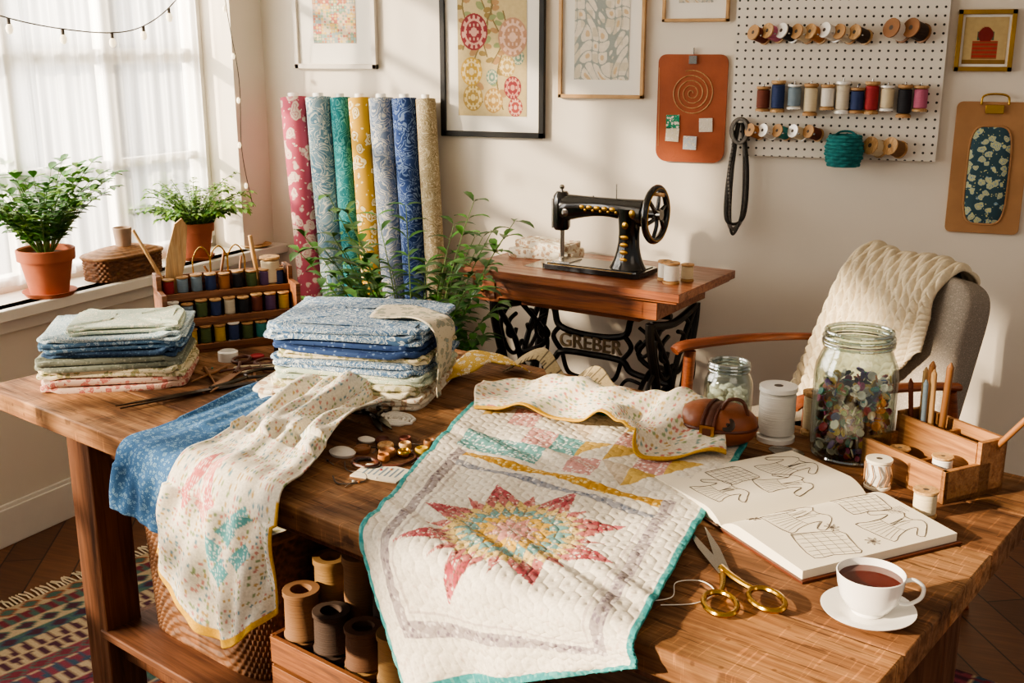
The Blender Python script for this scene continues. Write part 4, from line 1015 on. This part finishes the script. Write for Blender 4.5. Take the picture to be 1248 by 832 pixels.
B.box((-.155,.004,.026),(.012,.026,.005),M_steel); B.cyl((-.155,0,.06),(-.155,0,.022),.001,M_steel)
B.lathe((-.12,-.036,.19),[(.013,0),(.013,.004),(.006,.006),(.011,.009),(.004,.018)],M_steel,16,M=Matrix.Rotation(radians(90),4,'X'))
B.cyl((.06,0,.235),(.06,0,.295),.002,M_steel); B.cyl((-.03,0,.235),(-.03,0,.25),.003,M_steel)
for v0 in (-.09,-.06,-.03,0.0,.03,.06): 
    B.ell((v0,-.029,.213),(.012,.003,.008),M_gold,nu=12,nv=6); B.ell((v0+.014,-.028,.204),(.006,.003,.005),M_gold,nu=12,nv=6)
for z0 in (.05,.075,.10,.125): B.ell((.112,-.036+.03*(z0-.05)-.002,z0),(.016,.004,.008),M_gold,nu=12,nv=6)
B.ell((.14,-.038,.205),(.012,.003,.014),M_brass)
B.lathe((.115,-.035,.165),[(.012,0),(.012,.003),(.004,.006)],M_brass,16,M=Matrix.Rotation(radians(90),4,'X'))
B.cyl((.165,0,.205),(.222,0,.205),.014,M_black); B.cyl((.215,0,.205),(.232,0,.205),.017,M_steel)
W0=(.21,0,.205); wr=.086
B.tube([(W0[0],wr*cos(t),W0[2]+wr*sin(t)) for t in [2*pi*i/40 for i in range(40)]],.012,M_black,10,closed=True)
B.tube([(W0[0]+.0113,wr*cos(t),W0[2]+wr*sin(t)) for t in [2*pi*i/40 for i in range(40)]],.0018,M_gold,6,closed=True)
for k in range(6):
    t=k*pi/3+.3; B.tube([(W0[0],0,W0[2]),(W0[0]+.006,wr*.4*cos(t+.12),W0[2]+wr*.4*sin(t+.12)),(W0[0],wr*cos(t),W0[2]+wr*sin(t))],.007,M_black,8,sub=4)
B.cyl((W0[0]+.005,wr*.9*cos(2),W0[2]+wr*.9*sin(2)),(W0[0]+.045,wr*.9*cos(2),W0[2]+wr*.9*sin(2)),.006,M_pale)
mo=B.done((.505,3.93,.9325),SR,.001); mo.scale=(1.07,1.07,1.10)
def SW(x,y,z): return (SL[0]+x*cos(SR)-y*sin(SR),SL[1]+x*sin(SR)+y*cos(SR),z)
for (x,y,r,h,m) in [(.31,-.05,.026,.07,M_white),(.355,-.09,.030,.075,M_white),(.385,-.02,.024,.06,M_cream)]:
    B=MB('thread_spool'); spool(B,(0,0,0),r,h,m,M_spoolw); B.done(SW(x,y,.93))
B=MB('folded_cloth_bundle'); pad(B,0,0,0,.28,.15,.035,F_wht,.1,seed=1); pad(B,.01,0,.035,.24,.13,.028,F_wht,-.1,seed=4); B.done(SW(-.28,.10,.931),SR)

# ------------------------------------------------------------------ armchair
CR=radians(-47); CL=(1.35,3.46,0)
B=MB('armchair')
def rbox(B,T,w,d,h,m,e=.3):
    def f(u,v):
        t=2*pi*u; b_=pi*(v*.998+.001)-pi/2; c,s=cos(t),sin(t); cb,sb=cos(b_),sin(b_)
        q=abs(cb)**e; return (w/2*math.copysign(abs(c)**e,c)*q,d/2*math.copysign(abs(s)**e,s)*q,h/2*math.copysign(abs(sb)**e,sb))
    B.grid(f,56,28,m,True,T)
rbox(B,Matrix.Translation((0,-.02,.50)),.56,.60,.15,M_tweed,.3)
rbox(B,Matrix.Translation((0,.30,.755))@Matrix.Rotation(radians(-14),4,'X'),.585,.12,.62,M_tweed,.28)
for s in (-1,1):
    x=s*.315
    B.tube([(x,-.33,.775),(x,-.28,.79),(x,-.05,.79),(x,.16,.775),(x,.27,.76)],[.024,.028,.024,.021,.020],M_chw,12,sub=6,flat=.6)
    B.cyl((x,-.27,.77),(x,-.31,0),.020,M_chw,.014); B.cyl((x,.24,.75),(x,.40,0),.020,M_chw,.014)
    B.cyl((x,-.285,.42),(x,.32,.42),.016,M_chw)
B.box((0,-.285,.42),(.62,.025,.05),M_chw); B.box((0,.30,.42),(.62,.025,.05),M_chw)
B.done(CL,CR)
def by(z): return .30+(z-.755)*math.tan(radians(14))
rl=[]
for x,zf,zb,sh in ((-.23,.60,.70,-.10),(-.14,.56,.62,-.06),(-.03,.62,.60,-.03),(.08,.70,.62,.0),(.18,.84,.66,.02)):
    rl.append([(x+sh*1.0,by(zf)-.088,zf),(x+sh*.5,by((zf+1.03)/2)-.085,(zf+1.03)/2),(x,by(1.02)-.080,1.02),(x,by(1.06),1.077),(x,by(1.02)+.08,1.02),(x-sh*.3,by(zb)+.085,zb)])
def knit(u,v):
    c=u*11; k=c%1; ci=int(c); ph=v*22+(ci%2)*.5
    stitch=abs(sin(pi*(ph+(abs(k-.5)*1.2))))
    rib=sin(pi*k)**.6
    return .019*rib*(.35+.65*stitch)+.014*(1+sin(u*9+v*2.5))*.5
sheet('knitted_throw_blanket',loft(rl,[0,.3,.48,.55,.62,1]),230,300,None,M_knit,.008,CL,CR,disp=knit)

# ------------------------------------------------------------------ lights, world, camera
sc_=bpy.context.scene
w=bpy.data.worlds.new('World'); sc_.world=w; w.use_nodes=True; bg=w.node_tree.nodes['Background']; bg.inputs[0].default_value=(1,.94,.86,1); bg.inputs[1].default_value=.38
def light(name,t,loc,d,energy,col,**k):
    l=bpy.data.lights.new(name,t); l.energy=energy; l.color=col
    for a,v in k.items(): setattr(l,a,v)
    o=bpy.data.objects.new(name,l); sc_.collection.objects.link(o); o.location=loc; o.rotation_euler=Vector(d).to_track_quat('-Z','Y').to_euler(); return o
light('sun','SUN',(-5,-2,4),(.62,.52,-.27),13,(1,.82,.60),angle=radians(2.0))
light('window_skylight','AREA',(-1.95,2.6,1.9),(1,.1,-.15),250,(1,.93,.84),shape='RECTANGLE',size=3.6,size_y=1.8)
light('room_fill','AREA',(2.4,1.0,2.6),(-.3,.6,-1),10,(1,.88,.73),size=1.6)  # soft overhead fill added to lift the ambient light, no actual fixture
cam=bpy.data.cameras.new('camera'); co=bpy.data.objects.new('camera',cam); sc_.collection.objects.link(co)
cam.sensor_width=36; cam.lens=1345/1248*36; cam.clip_start=.05
co.location=(1.587,0,1.75); co.rotation_euler=(radians(90-15.1),0,radians(20)); sc_.camera=co
try: sc_.view_settings.look='AgX - Medium High Contrast'
except Exception as ex: print(ex)
